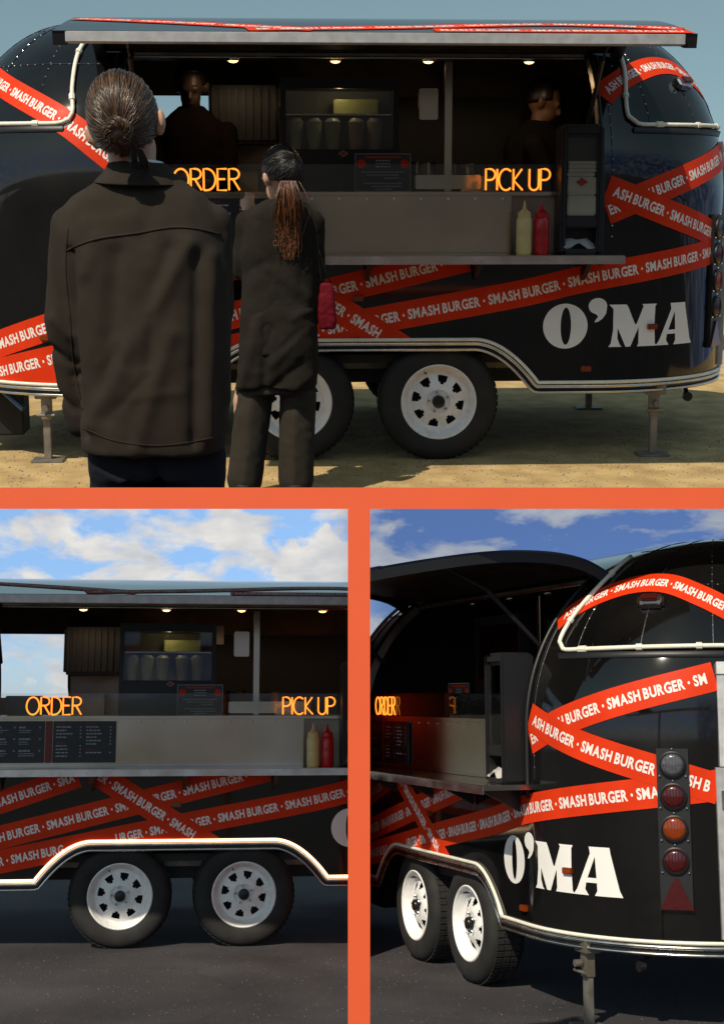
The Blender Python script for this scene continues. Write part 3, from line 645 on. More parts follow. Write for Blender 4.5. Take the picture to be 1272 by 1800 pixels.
    def seam(pts, gap=0.05, riv=True):
        P = path_uw(pts, 0.012)
        A = [(bm.verts.new(S(P[i].x, P[i].y, 0.0012) ), i) for i in range(0, len(P), 4)]
        tube(bm, [S(P[i].x, P[i].y, 0.0) for i in range(0, len(P), 4)], 0.0022, 4)
        if riv:
            acc = 0
            for i in range(1, len(P)):
                acc += (S(P[i].x, P[i].y) - S(P[i - 1].x, P[i - 1].y)).length
                if acc > gap:
                    acc = 0; c = S(P[i].x, P[i].y); n = (S(P[i].x, P[i].y, 0.01) - c).normalized(); a, b = frame_from(n)
                    vs = [rb.verts.new(c + a * (0.0048 * math.cos(k * PI / 3)) + b * (0.0048 * math.sin(k * PI / 3)) + n * 0.0004) for k in range(6)]; tp = rb.verts.new(c + n * 0.0035)
                    for k in range(6): rb.faces.new((vs[k], vs[(k + 1) % 6], tp))
    for u in (1.62, 2.02, 2.42, 2.82, 3.3, -1.85, -2.25, -2.65, -3.1): seam([(u, 1.90), (u, 2.3), (u, 2.75), (u, 3.05)])
    for u0_, u1_ in ((1.38, 3.4), (-1.42, -3.4)): seam([(u0_, 2.30), (u1_, 2.30)]); seam([(u0_, 2.72), (u1_, 2.72)])
    seam([(1.36, 1.2), (1.36, 1.8), (1.36, 2.45)], 0.06); seam([(-1.38, 1.2), (-1.38, 1.8), (-1.38, 2.45)], 0.06)
    bmesh.ops.delete(bm, geom=[v for v in bm.verts if not v.link_faces], context='VERTS')
    build('seam', bm, 'black_plastic', t); o = build('rivets', rb, 'aluminium', t)
    if o: o['kind'] = 'stuff'
    # roof ventilator
    bm = BM(); box(bm, 0.55, 1.00, 1.15, 1.55, 2.42, 2.505, 0.02); build('roof_vent', bm, 'grey_plastic', t)
    # side marker lamps
    for u, wv, m in ((1.23, 0.525, 'amber_lens'), (1.62, 0.755, 'amber_lens'), (-0.05, 0.925, 'amber_lens'), (-1.78, 0.71, 'amber_lens'), (-1.24, 0.49, 'amber_lens')):
        c = S(u, wv, 0.012); n = (S(u, wv, 0.02) - S(u, wv)).normalized(); a = Vector((n.y, -n.x, 0)) * -1; T = Matrix((a, n, Vector((0, 0, 1)))).transposed().to_4x4(); T.translation = c
        bm = BM(); box(bm, -0.03, 0.03, -0.014, 0.012, -0.016, 0.016, 0.004, T); build('marker_lamp', bm, m, t)
    u, wv = 2.03, 2.16; c = S(u, wv, 0.02); n = (S(u, wv, 0.02) - S(u, wv)).normalized(); zz = Vector((0, 0, 1)); a = n.cross(zz).normalized(); T = Matrix((a, n, a.cross(n))).transposed().to_4x4(); T.translation = c
    bm = BM(); box(bm, -0.07, 0.07, -0.03, 0.03, -0.035, 0.035, 0.015, T); cl = build('clearance_lamp', bm, 'chrome', t)
    if cl:
        bm = BM(); box(bm, -0.045, 0.045, 0.02, 0.045, -0.022, 0.022, 0.006, T); build('lens', bm, 'red_lens', cl)
    # rear lamp column
    uc = 2.20
    def tail_patch(bm, poly, off0, off1):
        A = [bm.verts.new(S(p[0], p[1], off0)) for p in poly]; B = [bm.verts.new(S(p[0], p[1], off1)) for p in poly]; bm.faces.new(B); n = len(A)
        for i in range(n): bm.faces.new((A[i], A[(i + 1) % n], B[(i + 1) % n], B[i]))
        return bm
    bm = BM(); tail_patch(bm, [(uc - 0.076, 0.60), (uc + 0.076, 0.60), (uc + 0.076, 1.375), (uc - 0.076, 1.375)], 0.0, 0.022); lp = build('lamp_column', recalc(bm), 'black_plastic', t)
    if lp:
        for wv, m in ((1.297, 'clear_lens'), (1.143, 'red_lens'), (0.988, 'amber_lens'), (0.835, 'red_lens')):
            c = S(uc, wv, 0.024); n = (S(uc, wv, 0.03) - S(uc, wv)).normalized()
            bm = BM(); lathe(bm, [(0.067, -0.01), (0.067, 0.006), (0.060, 0.010), (0.056, 0.004)], c, n, 32); bz = build('lamp_bezel', bm, 'black_plastic', lp, smooth=True, auto=40)
            bm = BM(); lathe(bm, [(0.055, 0.0), (0.053, 0.008), (0.036, 0.012), (0.0, 0.014)], c, n, 32, cap=False); build('lamp_lens', bm, m, lp, smooth=True)
            a = Vector((0, 0, 1)).cross(n).normalized()
            for dx, dz in ((-0.064, -0.055), (0.064, -0.055), (0, 0.077)):
                bm = BM(); lathe(bm, [(0.006, 0.0), (0.004, 0.005), (0, 0.006)], c + a * dx + Vector((0, 0, dz)), n, 8, cap=False); build('screw', bm, 'chrome', lp)
            for k in range(-3, 4):      # moulded ribs of the lens
                hl = math.sqrt(max(0, 0.044 ** 2 - (k * 0.015) ** 2)); bm = BM(); q = c + a * (k * 0.015) + n * 0.010; tube(bm, [q - Vector((0, 0, hl)), q + n * 0.003, q + Vector((0, 0, hl))], 0.003, 5); build('lens_rib', bm, m, lp)
        bm = BM(); tail_patch(bm, [(uc - 0.08, 0.605), (uc + 0.08, 0.605), (uc + 0.008, 0.755), (uc - 0.008, 0.755)], 0.022, 0.032); build('reflector_triangle', recalc(bm), 'red_lens', lp)
    # rear door with its aluminium frame
    for ua, ub, wa, wb_, m, of in ((2.425, 2.49, 1.29, 1.80, 'brushed_aluminium', 0.03), (2.405, 2.455, 0.47, 1.285, 'brushed_aluminium', 0.026), (2.425, 3.05, 1.74, 1.802, 'brushed_aluminium', 0.031), (2.456, 3.05, 1.255, 1.30, 'brushed_aluminium', 0.028), (2.99, 3.05, 0.47, 1.80, 'brushed_aluminium', 0.029)):
        bm = BM(); n = max(2, int((ub - ua) / 0.05)); A = [ua + (ub - ua) * k / n for k in range(n + 1)]
        V = [[bm.verts.new(S(u, wv, o_)) for (wv, o_) in ((wa, 0.0), (wa, of), (wb_, of), (wb_, 0.0))] for u in A]
        for p, q in zip(V, V[1:]):
            for i in range(3): bm.faces.new((p[i], q[i], q[i + 1], p[i + 1]))
        bm.faces.new(V[0]); bm.faces.new(V[-1][::-1]); build('door_frame', recalc(bm), m, t)
    for wv in (1.13, 0.60):
        c = S(2.46, wv, 0.03); n = (S(2.46, wv, 0.03) - S(2.46, wv)).normalized(); a = Vector((0, 0, 1)).cross(n).normalized(); T = Matrix((a, n, Vector((0, 0, 1)))).transposed().to_4x4(); T.translation = c
        bm = BM(); box(bm, -0.035, -0.008, -0.004, 0.004, -0.045, 0.045, 0.002, T); box(bm, 0.008, 0.035, -0.004, 0.004, -0.045, 0.045, 0.002, T); tube(bm, [T @ Vector((0, 0.004, -0.045)), T @ Vector((0, 0.004, 0.045))], 0.008, 8); build('door_hinge', bm, 'aluminium', t)
    # ceiling downlights
    for x in (-0.74, -0.15, 0.39, 0.98):
        bm = BM(); lathe(bm, [(0.042, 0.0), (0.042, -0.012), (0.032, -0.014)], (x, 0.62, 2.264), (0, 0, 1), 20, cap=False); f = build('downlight_ring', bm, 'chrome', t, smooth=True)
        if f:
            bm = BM(); lathe(bm, [(0.034, 0.0), (0.02, -0.012), (0.0, -0.016)], (x, 0.62, 2.254), (0, 0, 1), 20, cap=False); build('lamp', bm, 'lamp_lit' if lamp_w else 'clear_lens', f, smooth=True)
            if not lamp_w: continue
            ld = bpy.data.lights.new('downlight', 'SPOT'); ld.energy = lamp_w; ld.color = (1.0, 0.70, 0.40); ld.spot_size = R(178); ld.spot_blend = 0.25; ld.shadow_soft_size = 0.03
            lo = bpy.data.objects.new('downlight', ld); COL.objects.link(lo); lo.parent = f; lo.location = Vector((x, 0.62, 2.225)) - BASE[t]
    bm = BM(); box(bm, UH0 + 0.03, UH1 - 0.03, 0.440, 0.452, 2.258, 2.315, 0.002); build('header_panel', bm, 'dull_steel', t)
    bm = BM(); tube(bm, [(UH0 + 0.03, 0.437, 2.257), (UH1 - 0.03, 0.437, 2.257)], 0.006, 8); build('header_trim', bm, 'aluminium', t)
    bm = BM(); box(bm, -1.54, 1.54, 0.53, 0.80, 2.265, 2.28); build('ceiling_strip', bm, 'matte_black', t)
    # kitchen fittings fixed inside
    bm = BM(); box(bm, -0.92, 1.54, 1.50, 2.02, 0.6, 1.46, 0.01); build('back_counter', bm, 'dull_steel', t)
    bm = BM(); box(bm, -0.92, -0.48, 1.30, 1.95, 1.80, 2.16, 0.02); hd = build('extract_hood', bm, 'black_plastic', t)
    if hd:
        for k in range(9): bm = BM(); box(bm, -0.90 + k * 0.047, -0.875 + k * 0.047, 1.27, 1.30, 1.82, 2.14, 0.004); build('louvre', bm, 'black_plastic', hd)
    bm = BM(); box(bm, -0.9, -0.50, 1.86, 1.90, 1.46, 1.80); build('splashback', bm, 'dull_steel', t)
    bm = BM(); box(bm, 0.10, 1.54, 1.86, 1.90, 1.46, 2.12); build('back_panel', bm, 'matte_black', t)
    bm = BM(); box(bm, -0.48, 0.3, 1.80, 1.86, 2.05, 2.32); build('wall_panel', bm, 'dull_steel', t)
    bm = BM(); box(bm, 0.475, 0.517, 0.48, 0.52, 1.506, 2.24, 0.004); build('service_post', bm, 'steel', t)
    bm = BM(); box(bm, 0.34, 0.45, 0.62, 0.72, 1.92, 2.10, 0.006); build('switch_box', bm, 'steel', t)
    bm = BM(); box(bm, 0.30, 0.68, 0.40, 0.80, 1.52, 1.60, 0.006); build('prep_shelf', bm, 'steel', t)
    bm = BM(); box(bm, -1.5, 1.5, 0.40, 0.82, 1.44, 1.505, 0.004); build('inner_worktop', bm, 'dull_steel', t)
    return t

# ---------------------------------------------------------------- loose things on and in a trailer
def strokes(ch):
    A = lambda cx, cy, rx, ry, a, b, n=12: arc2(cx, cy, rx, ry, a, b, n)
    D = {'O': [A(0.30, 0.5, 0.30, 0.5, 90, 450, 24)], 'R': [[(0, 0), (0, 1), (0.18, 1)] + A(0.18, 0.76, 0.22, 0.24, 90, -90) + [(0.02, 0.52)], [(0.17, 0.50), (0.42, 0)]],
         'D': [[(0, 0), (0, 1), (0.12, 1)] + A(0.12, 0.5, 0.34, 0.5, 90, -90, 16) + [(0, 0)]], 'E': [[(0.36, 1), (0, 1), (0, 0), (0.36, 0)], [(0, 0.52), (0.30, 0.52)]],
         'P': [[(0, 0), (0, 1), (0.18, 1)] + A(0.18, 0.74, 0.24, 0.26, 90, -90) + [(0.02, 0.48)]], 'I': [[(0, 0), (0, 1)]], 'C': [A(0.32, 0.5, 0.32, 0.5, 50, 310, 20)],
         'K': [[(0, 0), (0, 1)], [(0.38, 1), (0.02, 0.46), (0.42, 0)]], 'U': [[(0, 1), (0, 0.3)] + A(0.21, 0.24, 0.21, 0.24, 180, 360, 10) + [(0.42, 1)]]}
    W = {'O': 0.60, 'R': 0.42, 'D': 0.46, 'E': 0.36, 'P': 0.42, 'I': 0.0, 'C': 0.56, 'K': 0.42, 'U': 0.42}
    return D[ch], W[ch]
def neon(word, x0, x1, z0, z1, label):
    lay = []; x = 0
    for ch in word:
        if ch == ' ': x += 0.22; continue
        s, wd = strokes(ch); lay.append((x, s)); x += wd + 0.085
    sx = (x1 - x0) / (x - 0.085); t = thing('neon_sign', label, 'neon sign', (x0, 0.02, z0)); n = 0
    for ax, ss in lay:
        bm = BM()
        for st in ss: tube(bm, [Vector((x0 + (ax + p[0]) * sx, 0.018 - 0.003 * (n % 2), z0 + p[1] * (z1 - z0))) for p in st], 0.0052, 8)
        if build('letter', bm, 'neon_orange', t, smooth=True): n += 1
    if not n: bpy.data.objects.remove(t)
def bottle(x, y, m, label):
    r = 0.043
    t = thing('squeeze_bottle', label, 'squeeze bottle', (x, y, 1.172)); bm = BM(); lathe(bm, [(r * 0.9, 0), (r, 0.008), (r, 0.09), (r * 0.97, 0.10), (r, 0.11), (r, 0.185), (r * 0.8, 0.20)], (x, y, 1.172), seg=28)
    if not build('bottle', bm, m, t, smooth=True, auto=40): bpy.data.objects.remove(t); return
    bm = BM(); lathe(bm, [(r * 0.86, 0.198), (r * 0.86, 0.222), (r * 0.5, 0.232), (0.010, 0.245), (0.004, 0.285)], (x, y, 1.172), seg=24); build('nozzle_cap', bm, m, t, smooth=True, auto=40)
def bars(bm, x0, x1, z0, z1, y, rows):
    for fx0, fx1, fz, fh in rows: quad(bm, (x0 + (x1 - x0) * fx0, y, z1 - (z1 - z0) * fz), (x0 + (x1 - x0) * fx1, y, z1 - (z1 - z0) * fz), (x0 + (x1 - x0) * fx1, y, z1 - (z1 - z0) * (fz + fh)), (x0 + (x1 - x0) * fx0, y, z1 - (z1 - z0) * (fz + fh)))
def wordrow(rnd, x0, x1, z, h):
    out = []; x = x0
    while x < x1 - 0.01:
        wd = rnd.uniform(0.03, 0.075); out.append((x, min(x + wd, x1), z, h)); x += wd + 0.012
    return out
def menu_board(x0, x1, label, seed, cols):
    rnd = random.Random(seed); z0, z1 = 1.20, 1.472; y = 0.012
    t = thing('menu_board', label, 'menu board', (x0, y, z0)); bm = BM(); box(bm, x0, x1, y, y + 0.012, z0, z1, 0.002)
    if not build('board', bm, 'menu_black', t): bpy.data.objects.remove(t); return
    wr = []; rr = []
    for c in range(cols):
        a = 0.05 + c * 0.95 / cols; b = a + 0.95 / cols - 0.10
        if cols == 2 and seed % 2: # wide list with headings
            z = 0.05
            for blk, n in (((4, 4), (6, 1))[c]) and [(0, k) for k in ((4, 4), (6, 1))[c]]:
                rr += wordrow(rnd, a, a + 0.14, z, 0.035); z += 0.075
                for k in range(n): wr += wordrow(rnd, a, a + rnd.uniform(0.16, 0.27), z, 0.03); wr.append((b, b + 0.022, z, 0.03)); z += 0.082
                z += 0.05
        else:
            z = 0.05; rr += wordrow(rnd, a, a + 0.12, z, 0.03) if c == 0 else []
            for k in range(3):
                z = 0.13 + k * 0.28; wr += wordrow(rnd, a, a + rnd.uniform(0.12, 0.25), z, 0.04); wr.append((b, b + 0.028, z, 0.04))
                for q in range(2): wr += wordrow(rnd, a, a + rnd.uniform(0.15, 0.3), z + 0.08 + q * 0.05, 0.018)
    bm = BM(); bars(bm, x0, x1, z0, z1, y - 0.001, wr); build('print', bm, 'menu_print', t)
    bm = BM(); bars(bm, x0, x1, z0, z1, y - 0.0012, rr)
    if len(bm.faces): build('heading_print', bm, 'menu_red', t)
def kit(which, cups=True):
    nm = {1: 'top', 2: 'lower left', 3: 'lower right'}[which]
    neon('ORDER', -1.055, -0.695, 1.515, 1.63, 'glowing orange neon sign reading ORDER on the %s trailer' % nm)
    if which != 3: neon('PICK UP', 0.655, 1.01, 1.515, 1.63, 'glowing orange neon sign reading PICK UP on the %s trailer' % nm)
    if which != 3: bottle(0.85, -0.12, 'mustard_cream', 'cream coloured squeeze bottle on the steel shelf of the %s trailer' % nm)
    if which != 3: bottle(0.945, -0.12, 'ketchup_red', 'red squeeze bottle on the steel shelf of the %s trailer' % nm)
    menu_board(-1.28, -0.93, 'black menu board of dishes left of the red strip on the %s trailer' % nm, 4, 2)
    menu_board(-0.875, -0.46, 'black price list board right of the red strip on the %s trailer' % nm, 5, 2)
    bm = BM(); box(bm, -0.925, -0.88, 0.013, 0.024, 1.20, 1.472, 0.002); o = build('red_strip', bm, 'menu_red', None, (-0.9, 0.02, 1.2))
    if o: setp(o, 'dark red strip between the two menu boards of the %s trailer' % nm, 'sign strip')
    # small notice on the counter
    x0, x1, z0, z1, y = -0.06, 0.25, 1.507, 1.715, 0.13
    t = thing('counter_notice', 'small black framed notice with two red dots on the %s trailer counter' % nm, 'notice', (x0, y, z0)); bm = BM(); box(bm, x0, x1, y, y + 0.01, z0, z1, 0.002)
    if build('board', bm, 'menu_black', t):
        bm = BM()
        for a, b, c, d in ((0, 1, 0, 0.018), (0, 1, 0.982, 0.018), (0, 0.012, 0, 1), (0.988, 1, 0, 1)): bars(bm, x0, x1, z0, z1, y - 0.0012, [(a, b, c, d)])
        build('border', bm, 'menu_print', t)
        rnd = random.Random(3); rows = []
        for z, a, b, h in ((0.17, 0.37, 0.63, 0.03), (0.25, 0.37, 0.63, 0.03), (0.33, 0.37, 0.63, 0.03), (0.47, 0.12, 0.88, 0.03), (0.55, 0.2, 0.8, 0.03), (0.63, 0.52, 0.8, 0.03), (0.77, 0.15, 0.84, 0.03), (0.85, 0.3, 0.84, 0.03), (0.92, 0.36, 0.65, 0.025)): rows += wordrow(rnd, a, b, z, h)
        bm = BM(); bars(bm, x0, x1, z0, z1, y - 0.001, rows); build('print', bm, 'menu_print', t)
        bm = BM(); bars(bm, x0, x1, z0, z1, y - 0.001, wordrow(rnd, 0.18, 0.82, 0.07, 0.045)); build('heading_print', bm, 'red_tape', t)
        for fx in (0.11, 0.89):
            bm = BM(); lathe(bm, [(0.024, 0), (0.0, 0.0012)], (x0 + (x1 - x0) * fx, y - 0.0008, z1 - 0.055), (0, -1, 0), 20, cap=False); build('dot', bm, 'red_tape', t)
    else: bpy.data.objects.remove(t)
    # drinks cooler
    x0, x1, y0, y1, z0, z1 = -0.47, 0.21, 0.50, 0.80, 1.507, 2.15
    t = thing('drinks_cooler', 'black glass fronted drinks cooler with shelves inside the %s trailer' % nm, 'cooler', (-0.13, 0.65, z0)); bm = BM()
    box(bm, x0, x0 + 0.03, y0, y1, z0, z1); box(bm, x1 - 0.03, x1, y0, y1, z0, z1); box(bm, x0 + 0.031, x1 - 0.031, y0, y1, z1 - 0.06, z1); box(bm, x0 + 0.031, x1 - 0.031, y0, y1, z0, z0 + 0.24); ok = build('cabinet', bm, 'black_plastic', t)
    if ok:
        bm = BM(); box(bm, x0 + 0.031, x1 - 0.031, y1 - 0.02, y1 - 0.005, z0 + 0.241, z1 - 0.061); build('back', bm, 'cooler_back', t)
        bm = BM(); box(bm, x0 + 0.031, x1 - 0.031, y0 + 0.10, y1 - 0.03, z0 + 0.436, z0 + 0.444); build('wire_shelf', bm, 'steel', t)
        bm = BM(); box(bm, x0 + 0.031, x1 - 0.031, y0 + 0.004, y0 + 0.009, z0 + 0.241, z1 - 0.061); build('glass_door', bm, 'smoked_glass', t)
        bm = BM(); c = Vector(((x0 + x1) / 2 + 0.02, y0 - 0.003, z0 + 0.215)); bm.faces.new([bm.verts.new(c + Vector(d)) for d in ((-0.03, 0, 0), (0, 0, -0.02), (0.03, 0, 0), (0, 0, 0.02))]); em = build('emblem', bm, 'menu_print', t)
        bm = BM(); c.y -= 0.001; bm.faces.new([bm.verts.new(c + Vector(d)) for d in ((-0.021, 0, 0), (0, 0, -0.013), (0.021, 0, 0), (0, 0, 0.013))]); build('emblem_centre', bm, 'red_tape', t)
        if which == 3: return kit_napkins(nm)
        ld = bpy.data.lights.new('cooler_lamp', 'POINT'); ld.energy = 0.32; ld.color = (1.0, 0.80, 0.45); ld.shadow_soft_size = 0.02
        lo = bpy.data.objects.new('cooler_lamp', ld); COL.objects.link(lo); lo.parent = t; lo.location = Vector((-0.13, 0.545, z1 - 0.085)) - BASE[t]
    else: bpy.data.objects.remove(t)
    if cups:
        pos = ['leftmost', 'second', 'middle', 'fourth', 'rightmost']
        for k in range(5):
            x = -0.385 + k * 0.108 + (0.03 if k > 2 else 0); zb = z0 + 0.241; ct = thing('drink_cup', '%s tall cup of %s drink in the cooler of the %s trailer' % (pos[k], 'pale green' if k < 3 else 'peach', nm), 'cup', (x, 0.58, zb), 'cups in the cooler of the %s trailer' % nm)
            bm = BM(); lathe(bm, [(0.033, 0), (0.046, 0.15)], (x, 0.58, zb), seg=20)
            if build('cup', bm, 'drink_lime' if k < 3 else 'drink_peach', ct, smooth=True, auto=40):
                bm = BM(); lathe(bm, [(0.048, 0.15), (0.048, 0.158), (0.038, 0.165), (0.03, 0.178), (0.0, 0.18)], (x, 0.58, zb), seg=20, cap=False); build('lid', bm, 'cup_lid', ct, smooth=True, auto=40)
            else: bpy.data.objects.remove(ct)
        bm = BM(); box(bm, -0.16, 0.10, 0.64, 0.70, z0 + 0.445, z0 + 0.53, 0.004); o = build('food_tray', bm, 'drink_lime', None, (0, 0.63, z0 + 0.445))
        if o: setp(o, 'pale box on the upper shelf of the cooler in the %s trailer' % nm, 'box')
    kit_napkins(nm)
def kit_napkins(nm):
    # napkin dispenser
    x0, x1, y0, y1, z0, z1 = 1.045, 1.275, -0.14, 0.06, 1.174, 1.86
    t = thing('napkin_dispenser', 'tall black napkin dispenser with clear front on the %s trailer shelf' % nm, 'napkin dispenser', (1.16, 0, z0)); bm = BM()
    box(bm, x0, x0 + 0.03, y0, y1, z0, z1, 0.012); box(bm, x1 - 0.03, x1, y0, y1, z0, z1, 0.012); box(bm, x0 + 0.01, x1 - 0.01, y0 + 0.005, y1, z1 - 0.06, z1 + 0.008, 0.02); box(bm, x0 + 0.02, x1 - 0.02, y0 + 0.12, y1, z0, z1 - 0.02); box(bm, x0 + 0.031, x1 - 0.031, y0 + 0.006, y1, z0, z0 + 0.025); box(bm, x0 + 0.031, x1 - 0.031, y0 + 0.006, y0 + 0.03, z0 + 0.14, z0 + 0.20, 0.006)
    if build('case', bm, 'black_plastic', t):
        bm = BM(); box(bm, x0 + 0.034, x1 - 0.034, y0 + 0.012, y0 + 0.016, z0 + 0.20, z1 - 0.062); build('clear_front', bm, 'clear_glass', t)
    else: bpy.data.objects.remove(t); t = None
    if t:
        pad = thing('napkin_stack', 'cream folded napkins stacked behind the clear dispenser front of the %s trailer' % nm, 'napkins', (1.16, -0.05, z0 + 0.2)); z = z0 + 0.205
        for k, h in enumerate((0.11, 0.10, 0.022, 0.022, 0.02, 0.02)):
            bm = BM(); j = random.uniform(-0.004, 0.004); box(bm, x0 + 0.037 + j, x1 - 0.037 + j, y0 + 0.025 - (0.006 if k == 0 else 0), y0 + 0.11, z, z + h - 0.002, 0.006); build('napkin', bm, 'napkin', pad); z += h
        bm = BM(); c = Vector((1.16, y0 + 0.017, z0 + 0.385)); bm.faces.new([bm.verts.new(c + Vector(d)) for d in ((-0.034, 0, 0), (0, 0, -0.024), (0.034, 0, 0), (0, 0, 0.024))]); build('emblem', bm, 'red_tape', pad)
        bm = BM(); c = Vector((1.155, -0.135, 1.26)); n = 9
        V = [[bm.verts.new(c + Vector(((i - 4) * 0.022, 0.05 - j * 0.018 + 0.006 * math.sin(i * 1.9), -0.012 * j - 0.006 * abs(i - 3.5) + 0.010 * math.sin(i * 1.3 + j)))) for j in range(4)] for i in range(n)]
        for i in range(n - 1):
            for j in range(3): bm.faces.new((V[i][j], V[i + 1][j], V[i + 1][j + 1], V[i][j + 1]))
        bmesh.ops.solidify(bm, geom=bm.faces[:], thickness=0.003)
        o = build('loose_napkin', bm, 'white_paper', None, (1.155, -0.1, 1.2), smooth=True); setp(o, 'crumpled white napkin hanging out of the dispenser slot on the %s trailer' % nm, 'napkin')

def pan(x, y, z, r, h, label):
    bm = BM(); lathe(bm, [(r * 0.93, 0), (r, 0.01), (r, h), (r * 1.05, h + 0.006), (r * 0.97, h + 0.004), (r * 0.96, 0.012)], (x, y, z), seg=28); o = build('steel_pan', bm, 'steel', None, (x, y, z), smooth=True, auto=40)
    if o: setp(o, label, 'pan')
def crate(x0, x1, y0, y1, z0, z1, m, name, label, cat):
    t = thing(name, label, cat, ((x0 + x1) / 2, (y0 + y1) / 2, z0)); bm = BM(); box(bm, x0, x1, y0, y1, z0, z1 - 0.02, 0.008)
    if not build('box', bm, m, t): bpy.data.objects.remove(t); return
    bm = BM(); box(bm, x0 - 0.006, x1 + 0.006, y0 - 0.006, y1 + 0.006, z1 - 0.019, z1, 0.006); build('lid', bm, m, t)
def clutter(which):
    nm = {1: 'top', 2: 'lower left', 3: 'lower right'}[which]
    pan(0.36, 0.60, 1.601, 0.075, 0.07, 'steel pan on the prep shelf left of the post, %s trailer' % nm); pan(0.585, 0.58, 1.601, 0.085, 0.06, 'wide steel pan on the prep shelf right of the post, %s trailer' % nm)
    crate(-0.86, -0.62, 1.60, 1.84, 1.461, 1.66, 'dull_steel', 'food_warmer', 'steel food warmer under the extractor hood of the %s trailer' % nm, 'food warmer')
    crate(0.70, 0.98, 1.55, 1.80, 1.461, 1.60, 'steel', 'toaster', 'low steel toaster on the back counter of the %s trailer' % nm, 'toaster')
    crate(-1.22, -0.98, 0.30, 0.39, 1.507, 1.64, 'black_plastic', 'till', 'black till at the left end of the counter, %s trailer' % nm, 'till')
    for k, x in enumerate((-0.30, -0.20, -0.10)):
        bm = BM(); lathe(bm, [(0.035, 0), (0.042, 0.12), (0.040, 0.12), (0.0, 0.115)], (x, 1.60, 1.461), seg=18, cap=False); o = build('cup_stack', bm, 'cup_lid', None, (x, 1.6, 1.461), smooth=True)
        if o: setp(o, '%s stack of pale cups on the back counter of the %s trailer' % (('leftmost', 'middle', 'rightmost')[k], nm), 'cups', 'cup stacks on the %s trailer back counter' % nm)
F1 = Frame(posed(STAGE, R(3.0), 0.028, 8.222), None, 'top')
F2 = Frame(posed(Matrix.Identity(4), R(7.0), -1.185, 10.13), (Vector((-0.036, 0, 0)), Vector((1, 0, 0))), 'lower left')
F3 = Frame(posed(Matrix.Identity(4), R(-69.8), 0.442, 9.308), (Vector((0.020, 0, 0)), Vector((-1, 0, 0))), 'lower right')
CUR = F1; build_trailer('black rounded food trailer with open hatch, two customers waiting in front of it', lamp_w=3.6); kit(1); clutter(1)
CUR = F2; build_trailer('black food trailer with a glowing light strip over its wheels, no people', 'led_lit'); kit(2); clutter(2)
CUR = F3; build_trailer('black food trailer seen from its tail corner with round rear lamps', lamp_w=0); kit(3, False); clutter(3)

# ---------------------------------------------------------------- people
from mathutils.bvhtree import BVHTree
def prim_capsule(bm, p0, p1, r0, r1, flat=None):
    p0, p1 = Vector(p0), Vector(p1); d = (p1 - p0); ln = d.length; d.normalize(); prof = []
    for k in range(5): a = PI / 2 * k / 5; prof.append((r0 * math.sin(a) + 1e-4, -r0 * math.cos(a)))
    prof.append((r0, 0)); prof.append((r1, ln))
    for k in range(1, 5): a = PI / 2 * k / 5; prof.append((r1 * math.cos(a), ln + r1 * math.sin(a)))
    prof.append((1e-4, ln + r1)); lathe(bm, prof, p0, d, 20)
def prim_ell(bm, c, r, rot=None):
    g = bmesh.ops.create_icosphere(bm, subdivisions=3, radius=1.0); M = Matrix.Translation(Vector(c)) @ (rot.to_4x4() if rot else Matrix.Identity(4)) @ Matrix.Diagonal((*r, 1))
    bmesh.ops.transform(bm, matrix=M, verts=g['verts'])
def prim_rings(bm, rings, seg=36, p=2.6):
    """rings: (centre, half width along x, half depth along y)"""
    R_ = []
    for c, a, b in rings:
        c = Vector(c); row = []
        for k in range(seg):
            t = 2 * PI * k / seg; ct, st = math.cos(t), math.sin(t)
            row.append(bm.verts.new(c + Vector((a * abs(ct) ** (2 / p) * (1 if ct >= 0 else -1), b * abs(st) ** (2 / p) * (1 if st >= 0 else -1), 0))))
        R_.append(row)
    for A, B in zip(R_, R_[1:]):
        for k in range(seg): bm.faces.new((A[k], A[(k + 1) % seg], B[(k + 1) % seg], B[k]))
    bm.faces.new(R_[0]); bm.faces.new(R_[-1])
def organic(bm, voxel=0.012, smooth=6):
    recalc(bm); me = bpy.data.meshes.new('tmp'); bm.to_mesh(me); bm.free(); ob = bpy.data.objects.new('tmp', me); COL.objects.link(ob)
    m = ob.modifiers.new('r', 'REMESH'); m.mode = 'VOXEL'; m.voxel_size = voxel; m.use_smooth_shade = True
    s = ob.modifiers.new('s', 'SMOOTH'); s.factor = 0.5; s.iterations = smooth
    dg = bpy.context.evaluated_depsgraph_get(); ev = ob.evaluated_get(dg); m2 = bpy.data.meshes.new_from_object(ev)
    out = BM(); out.from_mesh(m2); bpy.data.objects.remove(ob); bpy.data.meshes.remove(me); bpy.data.meshes.remove(m2); return out
def seg_d(p, a, b):
    ab = b - a; t = max(0, min(1, (p - a).dot(ab) / ab.length_squared)); return (p - (a + ab * t)).length, t
def pick(px, py, y):     # a point of the stage frame on the sight line through (px, py) at stage depth y
    d = Vector(((px - PXC) / FPX, 1.0, (PYC - py) / FPX)); d = Matrix.Rotation(TH_UP, 3, 'X') @ d; return Vector((0, 0, CAM_HU)) + d * (y / d.y)
def to_px(p):
    v = Matrix.Rotation(-TH_UP, 3, 'X') @ (Vector(p) - Vector((0, 0, CAM_HU))); return Vector((PXC + FPX * v.x / v.y, PYC - FPX * v.z / v.y))
